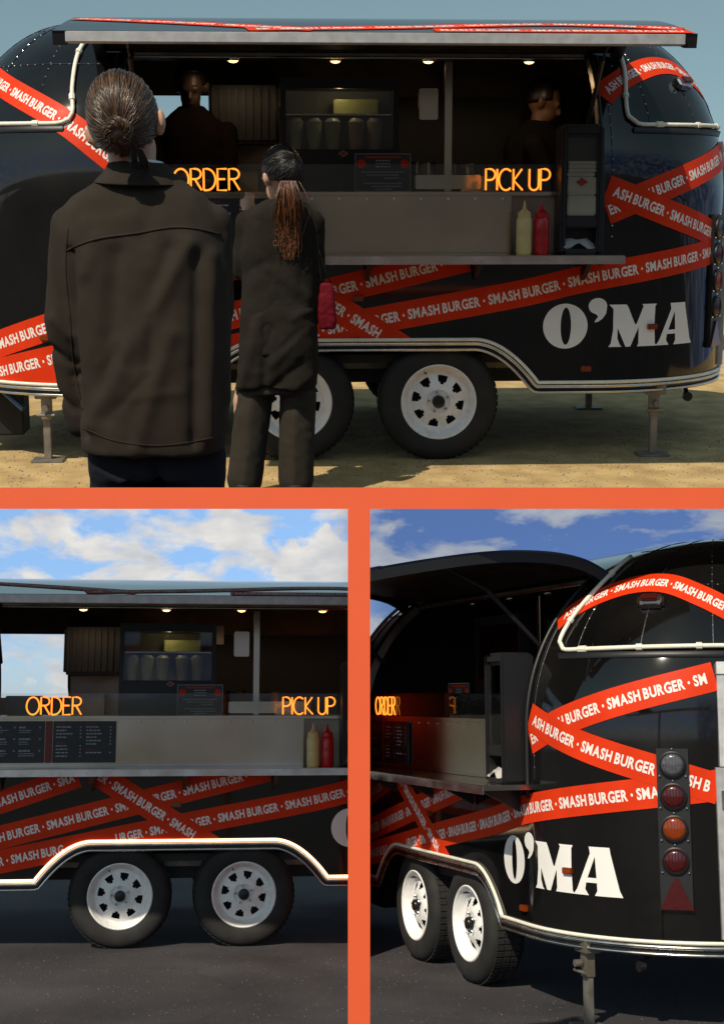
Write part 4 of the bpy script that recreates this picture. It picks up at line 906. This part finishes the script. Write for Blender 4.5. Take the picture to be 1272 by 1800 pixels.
def fold(bm, folds, noise=0.003, freq=9.0, back=True):
    bm.normal_update(); from mathutils import noise as nz; mv = []
    for v in bm.verts:
        q = to_px(v.co); d = 0.0
        if (v.normal.y < 0.25) or not back:
            for (x0, y0, x1, y1, s, a) in folds:
                dd, t = seg_d(q, Vector((x0, y0)), Vector((x1, y1))); d += a * math.exp(-(dd / s) ** 2)
        d += noise * nz.noise(v.co * freq) + noise * 0.5 * nz.noise(v.co * freq * 2.7); mv.append(v.normal * d)
    for v, m in zip(bm.verts, mv): v.co += m
    return bm
def clip_plane(bm, co, no_):
    bmesh.ops.bisect_plane(bm, geom=bm.verts[:] + bm.edges[:] + bm.faces[:], plane_co=co, plane_no=no_, clear_inner=True); es = [e for e in bm.edges if e.is_boundary]
    if es: bmesh.ops.holes_fill(bm, edges=es)
    return bm
def strand_tube(bm, pts, r): tube(bm, pts, [r * (0.6 + 0.4 * math.sin(PI * min(1, 0.15 + k / max(1, len(pts) - 1)))) for k in range(len(pts))], 4, cap=False)
def head_prims(bm, c, s, Rm, nose=True):
    """skull, jaw, nose and ears; local +y is the face"""
    L = lambda x, y, z: Vector(c) + Rm @ Vector((x * s, y * s, z * s))
    prim_ell(bm, L(0, -0.01, 0.02), (0.077 * s, 0.098 * s, 0.105 * s), Rm); prim_ell(bm, L(0, 0.035, -0.055), (0.058 * s, 0.062 * s, 0.068 * s), Rm)
    prim_capsule(bm, L(0, 0.092, 0.005), L(0, 0.110, -0.028), 0.010 * s, 0.016 * s); prim_ell(bm, L(0, 0.088, -0.062), (0.026 * s, 0.014 * s, 0.012 * s), Rm); prim_ell(bm, L(0, 0.086, 0.022), (0.055 * s, 0.018 * s, 0.012 * s), Rm)
    for e in (-1, 1):
        prim_ell(bm, L(e * 0.086, -0.002, -0.012), (0.014 * s, 0.020 * s, 0.034 * s), Rm); prim_ell(bm, L(e * 0.101, -0.012, -0.002), (0.008 * s, 0.016 * s, 0.028 * s), Rm)
        prim_ell(bm, L(e * 0.032, 0.085, 0.002), (0.014 * s, 0.010 * s, 0.008 * s), Rm)
def hair_cap(bm, c, s, Rm, pole, lim, grow=1.0, rad=(0.089, 0.108, 0.117), off=(0, -0.012, 0.025)):
    """part of an ellipsoid round 'pole', out to the polar angle lim(phi)"""
    pole = Vector(pole).normalized(); a, b = frame_from(pole); n, m = 48, 22; rows = []
    P = lambda th, ph: pole * math.cos(th) + (a * math.cos(ph) + b * math.sin(ph)) * math.sin(th)
    ctr = Vector(c) + Rm @ (Vector(off) * s)
    for i in range(n):
        ph = 2 * PI * i / n; d0 = lim(P(PI / 2, ph)); row = []
        for j in range(m + 1):
            d = P(d0 * j / m, ph); rr = 1.0 + 0.015 * math.sin(ph * 17 + 2 * math.sin(ph * 5)) * min(1, j / 4) * (1 - (j / m) ** 6) - (0.07 if j == m else 0)
            row.append(bm.verts.new(ctr + Rm @ Vector((d.x * rad[0] * s * rr * grow, d.y * rad[1] * s * rr * grow, d.z * rad[2] * s * rr * grow))))
        rows.append(row)
    for i in range(n):
        for j in range(m): bm.faces.new((rows[i][j], rows[i][j + 1], rows[(i + 1) % n][j + 1], rows[(i + 1) % n][j]))
    bmesh.ops.remove_doubles(bm, verts=bm.verts[:], dist=1e-5); recalc(bm); return P, ctr
CUR = Frame(STAGE)
rnd = random.Random(11)
# --- the man in the overshirt, his back to us
YM = 4.56; SM = 578.0
Q = lambda px, py, dy=0.0: pick(px, py, YM + dy)
cut_co = pick(636, 858.2, 5.0); cut_no = (Matrix.Rotation(TH_UP, 3, 'X') @ Vector((0, (858.2 - PYC) / FPX, 1.0))).normalized()
man = thing('person', 'person seen from behind in a dark brown overshirt, brown hair tied in a low bun', 'person', Q(260, 858))
Rm = Matrix.Rotation(R(-11), 3, 'Y') @ Matrix.Rotation(R(-4), 3, 'X') @ Matrix.Rotation(R(-6), 3, 'Z')
HC = Q(222, 222, 0.0); HS = 1.16
bm = BM(); head_prims(bm, HC, HS, Rm)
prim_capsule(bm, Q(228, 250, 0.02), Q(242, 350, 0.05), 0.071, 0.076)
prim_rings(bm, [(Q(265, 800, 0.06), 0.12, 0.08), (Q(262, 700, 0.06), 0.13, 0.09), (Q(255, 560, 0.06), 0.15, 0.10), (Q(245, 430, 0.06), 0.18, 0.10), (Q(243, 365, 0.06), 0.16, 0.085), (Q(242, 335, 0.05), 0.07, 0.06)])
for a, b, c in (((135, 400, 0.05), (125, 560, 0.06), (150, 720, 0.10)), ((375, 390, 0.06), (378, 550, 0.10), (365, 470, 0.34))):
    prim_capsule(bm, Q(*a), Q(*b), 0.047, 0.040); prim_capsule(bm, Q(*b), Q(*c), 0.040, 0.028); prim_ell(bm, Q(c[0], c[1] + (30 if c[2] < 0.2 else -8), c[2] + 0.02), (0.03, 0.022, 0.05))
for px in (205, 335): prim_capsule(bm, Q(px, 810, 0.06), Q(px - 5, 930, 0.06), 0.06, 0.055)
bm = organic(bm, 0.0085, 4); build('body', clip_plane(bm, cut_co, cut_no), 'skin_light', man, smooth=True)
# hair
hb = BM(); pole = (0.10, -0.90, -0.42)
def lim_m(d): return R(118) if d.z > -0.2 else (R(118) if d.z > 0.1 else R(118 - 75 * min(1, (-0.2 - d.z) / 0.5)) if d.z < -0.2 else R(118))
P, ctr = hair_cap(hb, HC, HS, Rm, pole, lim_m, 1.0)
hair = build('hair', hb, 'hair_brown', man, smooth=True)
def strands_to_pole(n, r0, r1, mat_, nm, thmin=0.16):
    bm = BM()
    for k in range(n):
        ph = rnd.uniform(0, 2 * PI); L = lim_m(P(PI / 2, ph)); t0 = L * rnd.uniform(0.45, 1.0); t1 = L * rnd.uniform(0.10, 0.2) if rnd.random() < 0.8 else t0 * 0.45; pts = []; rj = rnd.uniform(0.995, 1.035); wv = rnd.uniform(-0.10, 0.10); f0 = rnd.uniform(0, 6)
        for i in range(13):
            t = i / 12; th = t0 + (t1 - t0) * t; d = P(th, ph + wv * math.sin(t * 2.6 + f0) * (1 - t * 0.6)); rr = rj + 0.012 * math.sin(t * 9 + f0)
            pts.append(ctr + Rm @ Vector((d.x * 0.089 * HS * rr, d.y * 0.108 * HS * rr, d.z * 0.117 * HS * rr)))
        strand_tube(bm, pts, rnd.uniform(r0, r1))
    return build(nm, bm, mat_, hair, smooth=True)
strands_to_pole(850, 0.0009, 0.0019, 'hair_brown_lit', 'hair_strands'); strands_to_pole(900, 0.0009, 0.0022, 'hair_brown', 'hair_strands')
bc = Q(236, 252, 0.0); dpole = Rm @ Vector(pole).normalized(); bc = ctr + Rm @ Vector((0.10 * 0.089 * HS, -0.97 * 0.108 * HS, -0.42 * 0.117 * HS)) + Vector((0, -0.016, 0))
a_, b_ = frame_from(dpole)
for nm, m, cnt, ro in (('bun', 'hair_brown_lit', 130, 0.0), ('bun', 'hair_brown', 130, 0.6)):
    bm = BM()
    for k in range(cnt):
        f = rnd.uniform(0, 2 * PI); tw = rnd.uniform(0, 2 * PI); rM = rnd.uniform(0.017, 0.027); rm_ = rnd.uniform(0.008, 0.018); pts = []
        for i in range(16):
            t = f + i / 15 * rnd.uniform(3.6, 4.2); q = tw + t * 2.2; rad = rM + rm_ * math.cos(q); pts.append(bc + a_ * (rad * math.cos(t)) + b_ * (rad * math.sin(t)) * 1.08 + dpole * (rm_ * 1.1 * math.sin(q) + 0.006))
        strand_tube(bm, pts, rnd.uniform(0.0010, 0.002))
    build(nm, bm, m, man, smooth=True)
bm = BM(); prim_ell(bm, bc, (0.036, 0.026, 0.038)); build('bun_core', bm, 'hair_brown', man, smooth=True)
bm = BM()
for k in range(40):
    x = rnd.uniform(-16, 16); pts = [Q(240 + x * 0.6, 262, -0.125), Q(243 + x, 280, -0.118), Q(246 + x * 1.1, 292 + rnd.uniform(-6, 6), -0.108), Q(250 + x * 0.9, 302 + rnd.uniform(-8, 10), -0.102)]; strand_tube(bm, spline(pts, 0.01), rnd.uniform(0.0014, 0.0026))
build('bun_ends', bm, 'hair_dark', man, smooth=True)
# overshirt
bm = BM()
prim_rings(bm, [(Q(246, 300, 0.045), 0.095, 0.075), (Q(246, 325, 0.045), 0.150, 0.098), (Q(245, 345, 0.045), 0.205, 0.115), (Q(245, 370, 0.045), 0.240, 0.130), (Q(247, 405, 0.04), 0.256, 0.145), (Q(256, 470, 0.03), 0.255, 0.155), (Q(264, 560, 0.03), 0.247, 0.165), (Q(270, 660, 0.03), 0.240, 0.172), (Q(272, 740, 0.03), 0.232, 0.172), (Q(270, 790, 0.03), 0.222, 0.168)], 44, 2.5)
for a, b, c, r in (((128, 398, 0.045), (112, 560, 0.05), (142, 742, 0.10), (0.068, 0.060, 0.048)), ((374, 392, 0.05), (380, 545, 0.06), (372, 500, 0.32), (0.062, 0.056, 0.045))):
    prim_capsule(bm, Q(*a), Q(*b), r[0], r[1]); prim_capsule(bm, Q(*b), Q(*c), r[1], r[2])
bm = organic(bm, 0.0105, 7)
FO = [(330, 430, 160, 745, 17, 0.013), (300, 590, 240, 790, 15, 0.009), (372, 450, 366, 770, 12, 0.010), (205, 450, 183, 730, 20, -0.014), (347, 450, 342, 775, 11, -0.011), (300, 440, 225, 640, 14, -0.008), (265, 560, 262, 640, 9, -0.005), (262, 660, 205, 720, 7, -0.004), (123, 440, 132, 660, 6, -0.016), (132, 660, 150, 765, 6, -0.014), (88, 610, 125, 640, 6, -0.010), (95, 560, 120, 590, 8, 0.006), (98, 690, 130, 720, 6, -0.008), (165, 420, 150, 480, 12, 0.006), (395, 420, 398, 700, 8, 0.004), (150, 390, 230, 380, 14, 0.003), (270, 360, 250, 420, 16, -0.005), (230, 700, 320, 690, 8, 0.003), (175, 640, 200, 600, 10, 0.004)]
fold(bm, [(a, b, c, d, e, f * 1.3) for a, b, c, d, e, f in FO], 0.004, 7.0); bmesh.ops.smooth_vert(bm, verts=bm.verts[:], factor=0.35, use_axis_x=True, use_axis_y=True, use_axis_z=True)
bv = BVHTree.FromBMesh(bm)
def on_jacket(px, py, lift=0.0015):
    o_ = Vector((0, 0, CAM_HU)); d = (pick(px, py, 4.0) - o_).normalized(); h = bv.ray_cast(o_, d); return h[0] - d * lift if h[0] else None
def stitch(pts, r, m='jacket_cloth', lift=0.001):
    q = [on_jacket(p.x, p.y, lift) for p in spline([Vector((*p, 0)) for p in pts], 5)]; q = [p for p in q if p]; b = BM(); tube(b, q, r, 6); return b
st = [(stitch([(116, 441), (140, 430), (180, 418), (240, 410), (300, 400), (345, 402), (388, 412)], 0.0035), 'yoke_seam'), (stitch([(146, 752), (200, 774), (270, 783), (330, 778), (388, 766)], 0.0018), 'hem_seam'), (stitch([(120, 400), (116, 470), (124, 560), (130, 640), (146, 720)], 0.0028), 'sleeve_seam')]
jk = build('overshirt', bm, 'jacket_cloth', man, smooth=True)
for b, nm in st: build(nm, b, 'jacket_cloth', jk, smooth=True)
def collar(bm, c, prof, n=40, open_front=0.5, tilt=0.0):
    """prof: list of (rx, ry, dz, dy) rings; the gap is at the front (+y)"""
    rows = []
    for i in range(n + 1):
        a = PI / 2 + open_front / 2 + (2 * PI - open_front) * i / n; back = 0.5 - 0.5 * math.sin(a)
        rows.append([bm.verts.new(Vector(c) + Vector((rx * math.cos(a), ry * math.sin(a) + dy, dz * (0.75 + 0.25 * back) + tilt * math.cos(a)))) for rx, ry, dz, dy in prof])
    for A, B in zip(rows, rows[1:]):
        for k in range(len(prof) - 1): bm.faces.new((A[k], B[k], B[k + 1], A[k + 1]))
    return recalc(bm)
cc = Q(243, 298, 0.035)
bm = BM(); collar(bm, cc, [(0.074, 0.074, 0.008, 0), (0.082, 0.082, 0.024, 0), (0.090, 0.092, 0.020, 0), (0.106, 0.108, -0.012, 0), (0.130, 0.122, -0.040, 0), (0.136, 0.124, -0.047, 0), (0.126, 0.112, -0.050, 0)], tilt=-0.004); bmesh.ops.subdivide_edges(bm, edges=bm.edges[:], cuts=1, use_grid_fill=True); fold(bm, [], 0.003, 22, False); build('collar', bm, 'jacket_cloth', jk, smooth=True)
bm = BM(); collar(bm, cc, [(0.073, 0.073, -0.01, 0), (0.073, 0.073, 0.030, 0), (0.076, 0.076, 0.037, 0), (0.080, 0.080, 0.030, 0), (0.081, 0.081, 0.0, 0)], tilt=-0.010); build('shirt_collar', bm, 'shirt_white', man, smooth=True)
bm = BM(); prim_rings(bm, [(Q(272, 740, 0.05), 0.19, 0.13), (Q(270, 800, 0.05), 0.205, 0.14), (Q(272, 835, 0.05), 0.205, 0.14)])
for px, r in ((215, 0.108), (335, 0.108)): prim_capsule(bm, Q(px + 3, 800, 0.05), Q(px, 950, 0.04), r, r * 0.95)
bm = organic(bm, 0.011, 5); fold(bm, [(180, 810, 240, 857, 6, -0.008), (170, 825, 215, 850, 5, 0.006), (275, 820, 280, 860, 9, -0.02), (200, 805, 260, 840, 5, 0.005)], 0.003, 12); build('trousers', clip_plane(bm, cut_co, cut_no), 'navy_cloth', man, smooth=True)

# --- the woman at the counter
YW = 7.28; SW = 352.0
Wq = lambda px, py, dy=0.0: pick(px, py, YW + dy)
wom = thing('person', 'person in black with a long auburn ponytail, standing at the counter beside the menu', 'person', Vector((Wq(487, 860).x, YW, 0)))
Rw = Matrix.Rotation(R(38), 3, 'Z') @ Matrix.Rotation(R(-14), 3, 'X')
WC = Wq(494, 312, 0.02); WS = 1.04
bm = BM(); head_prims(bm, WC, WS, Rw); prim_capsule(bm, Wq(500, 335, 0.02), Wq(497, 375, 0.02), 0.050, 0.055)
prim_rings(bm, [(Wq(490, 640, 0.02), 0.15, 0.11), (Wq(490, 560, 0.02), 0.14, 0.10), (Wq(490, 470, 0.02), 0.13, 0.09), (Wq(492, 395, 0.02), 0.16, 0.09), (Wq(495, 365, 0.02), 0.08, 0.06)])
prim_capsule(bm, Wq(440, 390, 0.02), Wq(428, 470, 0.10), 0.042, 0.036); prim_capsule(bm, Wq(428, 470, 0.10), Wq(432, 372, 0.26), 0.034, 0.024); prim_ell(bm, Wq(436, 360, 0.28), (0.035, 0.03, 0.045))
for k in range(4): prim_capsule(bm, Wq(430 + k * 5, 352, 0.29), Wq(432 + k * 5, 338 + k, 0.33), 0.0085, 0.007)
prim_capsule(bm, Wq(424, 362, 0.28), Wq(424, 350, 0.32), 0.009, 0.0075)
prim_capsule(bm, Wq(545, 392, 0.02), Wq(556, 480, 0.05), 0.042, 0.036); prim_capsule(bm, Wq(556, 480, 0.05), Wq(545, 560, 0.14), 0.034, 0.024); prim_ell(bm, Wq(543, 575, 0.16), (0.03, 0.028, 0.05))
fl = Wq(430, 870).x, Wq(520, 870).x
for x, px in zip(fl, (452, 522)): prim_capsule(bm, Wq(px, 650, 0.02), (x, YW + 0.02, 0.48), 0.085, 0.055); prim_capsule(bm, (x, YW + 0.02, 0.48), (x, YW, 0.09), 0.052, 0.038); prim_capsule(bm, (x, YW - 0.02, 0.05), (x - 0.02, YW + 0.16, 0.04), 0.042, 0.036)
build('body', organic(bm, 0.0095, 4), 'skin_light', wom, smooth=True)
hb = BM(); pole_w = (0.0, -0.80, 0.25)
def lim_w(d): return R(112) if d.z > -0.1 else R(112 - 40 * min(1, (-0.1 - d.z) / 0.5))
Pw, cw_ = hair_cap(hb, WC, WS, Rw, pole_w, lim_w, 1.05); hw = build('hair', hb, 'hair_dark', wom, smooth=True)
bm = BM()
for k in range(260):
    ph = rnd.uniform(0, 2 * PI); L = lim_w(Pw(PI / 2, ph)); t0 = L * rnd.uniform(0.4, 1.0); rj = rnd.uniform(1.04, 1.08); pts = []
    for i in range(9):
        d = Pw(t0 * (1 - i / 8 * 0.85), ph + 0.08 * math.sin(i + k)); pts.append(cw_ + Rw @ Vector((d.x * 0.089 * WS * rj, d.y * 0.108 * WS * rj, d.z * 0.117 * WS * rj)))
    strand_tube(bm, pts, rnd.uniform(0.0015, 0.003))
build('hair_strands', bm, 'hair_dark', hw, smooth=True)
for nm, cnt, m in (('ponytail', 330, 'hair_auburn'), ('ponytail', 240, 'hair_brown')):
    bm = BM()
    for k in range(cnt):
        o1 = rnd.gauss(0, 8); o2 = rnd.gauss(0, 0.012); ln = rnd.uniform(400, 458); f = rnd.uniform(0, 6); am = rnd.uniform(1, 7); pts = []
        for i in range(15):
            t = i / 14; y = 318 + (ln - 318) * t; x = 506 + o1 * (0.35 + 0.95 * math.sin(PI * min(1, 0.1 + t * 0.75))) + am * t * math.sin(f + t * 9) + (rnd.uniform(-1, 1) if i > 11 else 0); pts.append(Wq(x + 2 * t, y, -0.115 - 0.045 * math.sin(PI * min(1, t * 1.5)) * (1 - 0.4 * t) + o2 * (1 - 0.3 * t) + 0.010 * t * math.sin(f * 2 + t * 8)))
        strand_tube(bm, pts, rnd.uniform(0.0010, 0.002))
    for k in range(5 if m == 'hair_auburn' else 0):      # loose curls at the tip
        x0 = rnd.uniform(485, 528); y0 = rnd.uniform(400, 435); rr = rnd.uniform(5, 11); pts = [Wq(x0 + rr * math.cos(a * 0.6) + rnd.uniform(-1, 1), y0 + rr * 1.3 * math.sin(a * 0.6) + a * 1.2, -0.13) for a in range(9)]; strand_tube(bm, spline(pts, 0.01), 0.0016)
    build(nm, bm, m, hw, smooth=True)
bm = BM(); tube(bm, [Wq(506 + 7 * math.cos(a), 326 + 3 * math.sin(a), -0.125 + 0.02 * math.sin(a)) for a in [2 * PI * k / 14 for k in range(14)]], 0.007, 6, closed=True); build('hair_tie', bm, 'black_cloth', hw, smooth=True)
bm = BM(); prim_rings(bm, [(Wq(497, 350, 0.02), 0.075, 0.065), (Wq(495, 362, 0.02), 0.135, 0.09), (Wq(492, 378, 0.02), 0.18, 0.115), (Wq(490, 430, 0.02), 0.185, 0.13), (Wq(491, 500, 0.02), 0.182, 0.14), (Wq(490, 560, 0.02), 0.19, 0.15), (Wq(489, 620, 0.02), 0.196, 0.155)])
prim_capsule(bm, Wq(437, 392, 0.02), Wq(426, 475, 0.08), 0.066, 0.056); prim_capsule(bm, Wq(426, 475, 0.08), Wq(431, 380, 0.26), 0.054, 0.040); prim_capsule(bm, Wq(548, 390, 0.02), Wq(553, 480, 0.04), 0.062, 0.054); prim_capsule(bm, Wq(553, 480, 0.04), Wq(545, 565, 0.13), 0.054, 0.042)
bm = organic(bm, 0.011, 5); fold(bm, [(430, 480, 520, 440, 12, -0.008), (470, 470, 540, 520, 10, 0.008), (450, 400, 470, 470, 10, 0.006), (540, 400, 530, 500, 9, -0.008)], 0.005, 12); build('coat', bm, 'coat_cloth', wom, smooth=True)
bm = BM(); prim_rings(bm, [(Wq(498, 515, 0.02), 0.125, 0.135), (Wq(494, 545, 0.02), 0.175, 0.155), (Wq(490, 600, 0.02), 0.195, 0.165), (Wq(488, 650, 0.02), 0.200, 0.160), (Wq(488, 680, 0.02), 0.195, 0.15)])
prim_capsule(bm, Wq(437, 620, 0.0), Wq(427, 695, 0.0), 0.05, 0.035); prim_capsule(bm, Wq(525, 640, 0.0), Wq(520, 690, 0.0), 0.07, 0.06)
bm = organic(bm, 0.011, 5); fold(bm, [(455, 560, 425, 680, 9, 0.012), (470, 580, 462, 690, 8, -0.018), (480, 640, 545, 570, 8, 0.012), (470, 690, 530, 640, 9, -0.014), (500, 610, 555, 560, 7, -0.010), (515, 560, 555, 540, 6, 0.008), (500, 700, 545, 660, 7, 0.010)], 0.005, 13); build('coat_skirt', bm, 'coat_cloth', wom, smooth=True)
bm = BM(); prim_rings(bm, [(Wq(488, 690, 0.02), 0.165, 0.12), (Wq(488, 640, 0.02), 0.16, 0.12)])
for x, px in zip(fl, (448, 524)): prim_capsule(bm, Wq(px, 690, 0.02), (x, YW + 0.02, 0.08), 0.092, 0.090)
bm = organic(bm, 0.0115, 4); fold(bm, [(525, 700, 545, 760, 6, -0.008), (510, 705, 540, 715, 5, 0.006), (518, 730, 515, 860, 7, 0.006), (440, 700, 430, 850, 10, 0.006)], 0.004, 11); build('trousers', bm, 'brown_cloth', wom, smooth=True)
for x in fl:
    bm = BM(); prim_capsule(bm, (x, YW - 0.03, 0.05), (x - 0.02, YW + 0.17, 0.045), 0.05, 0.043); sh = organic(bm, 0.01, 3); clip_plane(sh, Vector((0, 0, 0.004)), Vector((0, 0, 1))); build('shoe', sh, 'matte_black', wom, smooth=True)
# her red bag
bg_ = thing('shoulder_bag', 'small red bag hanging on a thin strap beside the person with the ponytail', 'bag', Wq(575, 580, -0.03))
bm = BM(); prim_rings(bm, [(Wq(576, 578, -0.03), 0.040, 0.022), (Wq(575, 560, -0.03), 0.046, 0.028), (Wq(574, 520, -0.03), 0.040, 0.024), (Wq(574, 497, -0.03), 0.030, 0.010)], 28, 3.5); bm = organic(bm, 0.006, 2); fold(bm, [], 0.004, 25, False); build('pouch', bm, 'bag_red', bg_, smooth=True)
bm = BM(); tube(bm, spline([Wq(566, 500, -0.03), Wq(561, 460, -0.05), Wq(556, 400, -0.06), Wq(540, 362, -0.02)], 0.02), 0.005, 6); tube(bm, spline([Wq(582, 500, -0.03), Wq(570, 470, -0.05), Wq(560, 440, -0.06)], 0.02), 0.004, 6); build('strap', bm, 'black_cloth', bg_, smooth=True)

# --- the two people working inside the top trailer
CUR = F1
def worker(x, y, yaw, pitch, label, skin, hairm, shirt, hz, arms):
    t = thing('person', label, 'person', (x, y, 0.6)); Rz = Matrix.Rotation(yaw, 3, 'Z'); Rh = Rz @ Matrix.Rotation(pitch, 3, 'X'); L = lambda a, b, c: Vector((x, y, 0)) + Rz @ Vector((a, b, c))
    hc = L(0, 0.02, hz); bm = BM(); head_prims(bm, hc, 1.06, Rh); prim_capsule(bm, L(0, 0, hz - 0.08), L(0, -0.02, hz - 0.22), 0.056, 0.062)
    prim_rings(bm, [(L(0, -0.02, 1.30), 0.15, 0.10), (L(0, -0.02, 1.5), 0.15, 0.10), (L(0, -0.02, hz - 0.36), 0.17, 0.10), (L(0, -0.02, hz - 0.24), 0.13, 0.08)])
    for s in (-1, 1): prim_capsule(bm, L(s * 0.09, -0.02, 1.3), L(s * 0.10, 0.0, 0.95), 0.08, 0.06); prim_capsule(bm, L(s * 0.10, 0, 0.95), L(s * 0.10, 0, 0.66), 0.06, 0.045); prim_capsule(bm, L(s * 0.1, -0.02, 0.635), L(s * 0.1, 0.13, 0.63), 0.035, 0.03)
    for (a, b, c) in arms:
        prim_capsule(bm, L(*a), L(*b), 0.045, 0.038); prim_capsule(bm, L(*b), L(*c), 0.038, 0.027); h = L(*c); d = (L(*c) - L(*b)).normalized(); prim_ell(bm, h + d * 0.04, (0.034, 0.034, 0.026))
        sd, up = frame_from(d)
        for k in range(4): prim_capsule(bm, h + d * 0.06 + sd * (k - 1.5) * 0.018, h + d * (0.115 - 0.008 * abs(k - 1.4)) + sd * (k - 1.5) * 0.021 - Vector((0, 0, 0.02)), 0.009, 0.0075)
        prim_capsule(bm, h + d * 0.02 + sd * 0.03, h + d * 0.06 + sd * 0.055, 0.010, 0.008)
    build('body', organic(bm, 0.0095, 4), skin, t, smooth=True)
    hb = BM(); hair_cap(hb, hc, 1.06, Rh, (0, -0.45, 0.9), lambda d: R(74) if d.y > 0.45 else R(104), 1.04); build('hair', hb, hairm, t, smooth=True)
    bm = BM(); prim_rings(bm, [(L(0, -0.02, 1.28), 0.185, 0.135), (L(0, -0.02, 1.5), 0.185, 0.135), (L(0, -0.02, hz - 0.30), 0.215, 0.135), (L(0, -0.02, hz - 0.215), 0.19, 0.115), (L(0, -0.02, hz - 0.155), 0.115, 0.088), (L(0, -0.02, hz - 0.115), 0.075, 0.07)])
    for (a, b, c) in arms: prim_capsule(bm, L(*a), L(*b), 0.068, 0.056); prim_capsule(bm, L(*b), L(*c).lerp(L(*b), 0.35), 0.054, 0.046)
    bm = organic(bm, 0.0115, 5); fold(bm, [], 0.006, 11, False); build('shirt', bm, shirt, t, smooth=True)
    bm = BM(); prim_rings(bm, [(L(0, -0.02, 1.15), 0.16, 0.115), (L(0, -0.02, 1.30), 0.165, 0.12)])
    for s in (-1, 1): prim_capsule(bm, L(s * 0.09, -0.02, 1.2), L(s * 0.10, 0.0, 0.7), 0.095, 0.07)
    build('trousers', organic(bm, 0.013, 4), 'navy_cloth', t, smooth=True)
worker(-1.01, 1.00, PI, R(-24), 'bearded person in a dark sweatshirt looking down behind the ORDER sign', 'skin_dark', 'hair_dark', 'maroon_cloth', 2.13, [((0.21, -0.02, 1.86), (0.24, 0.10, 1.55), (0.10, 0.30, 1.55)), ((-0.21, -0.02, 1.86), (-0.23, 0.12, 1.55), (-0.08, 0.32, 1.55))])
worker(1.17, 1.30, PI + R(75), R(-22), 'person in black working in the dark kitchen behind the PICK UP sign', 'skin_tan', 'hair_dark', 'black_cloth', 2.06, [((0.20, -0.02, 1.79), (0.22, 0.12, 1.48), (0.10, 0.32, 1.55)), ((-0.20, -0.02, 1.79), (-0.22, 0.12, 1.48), (-0.08, 0.32, 1.55))])
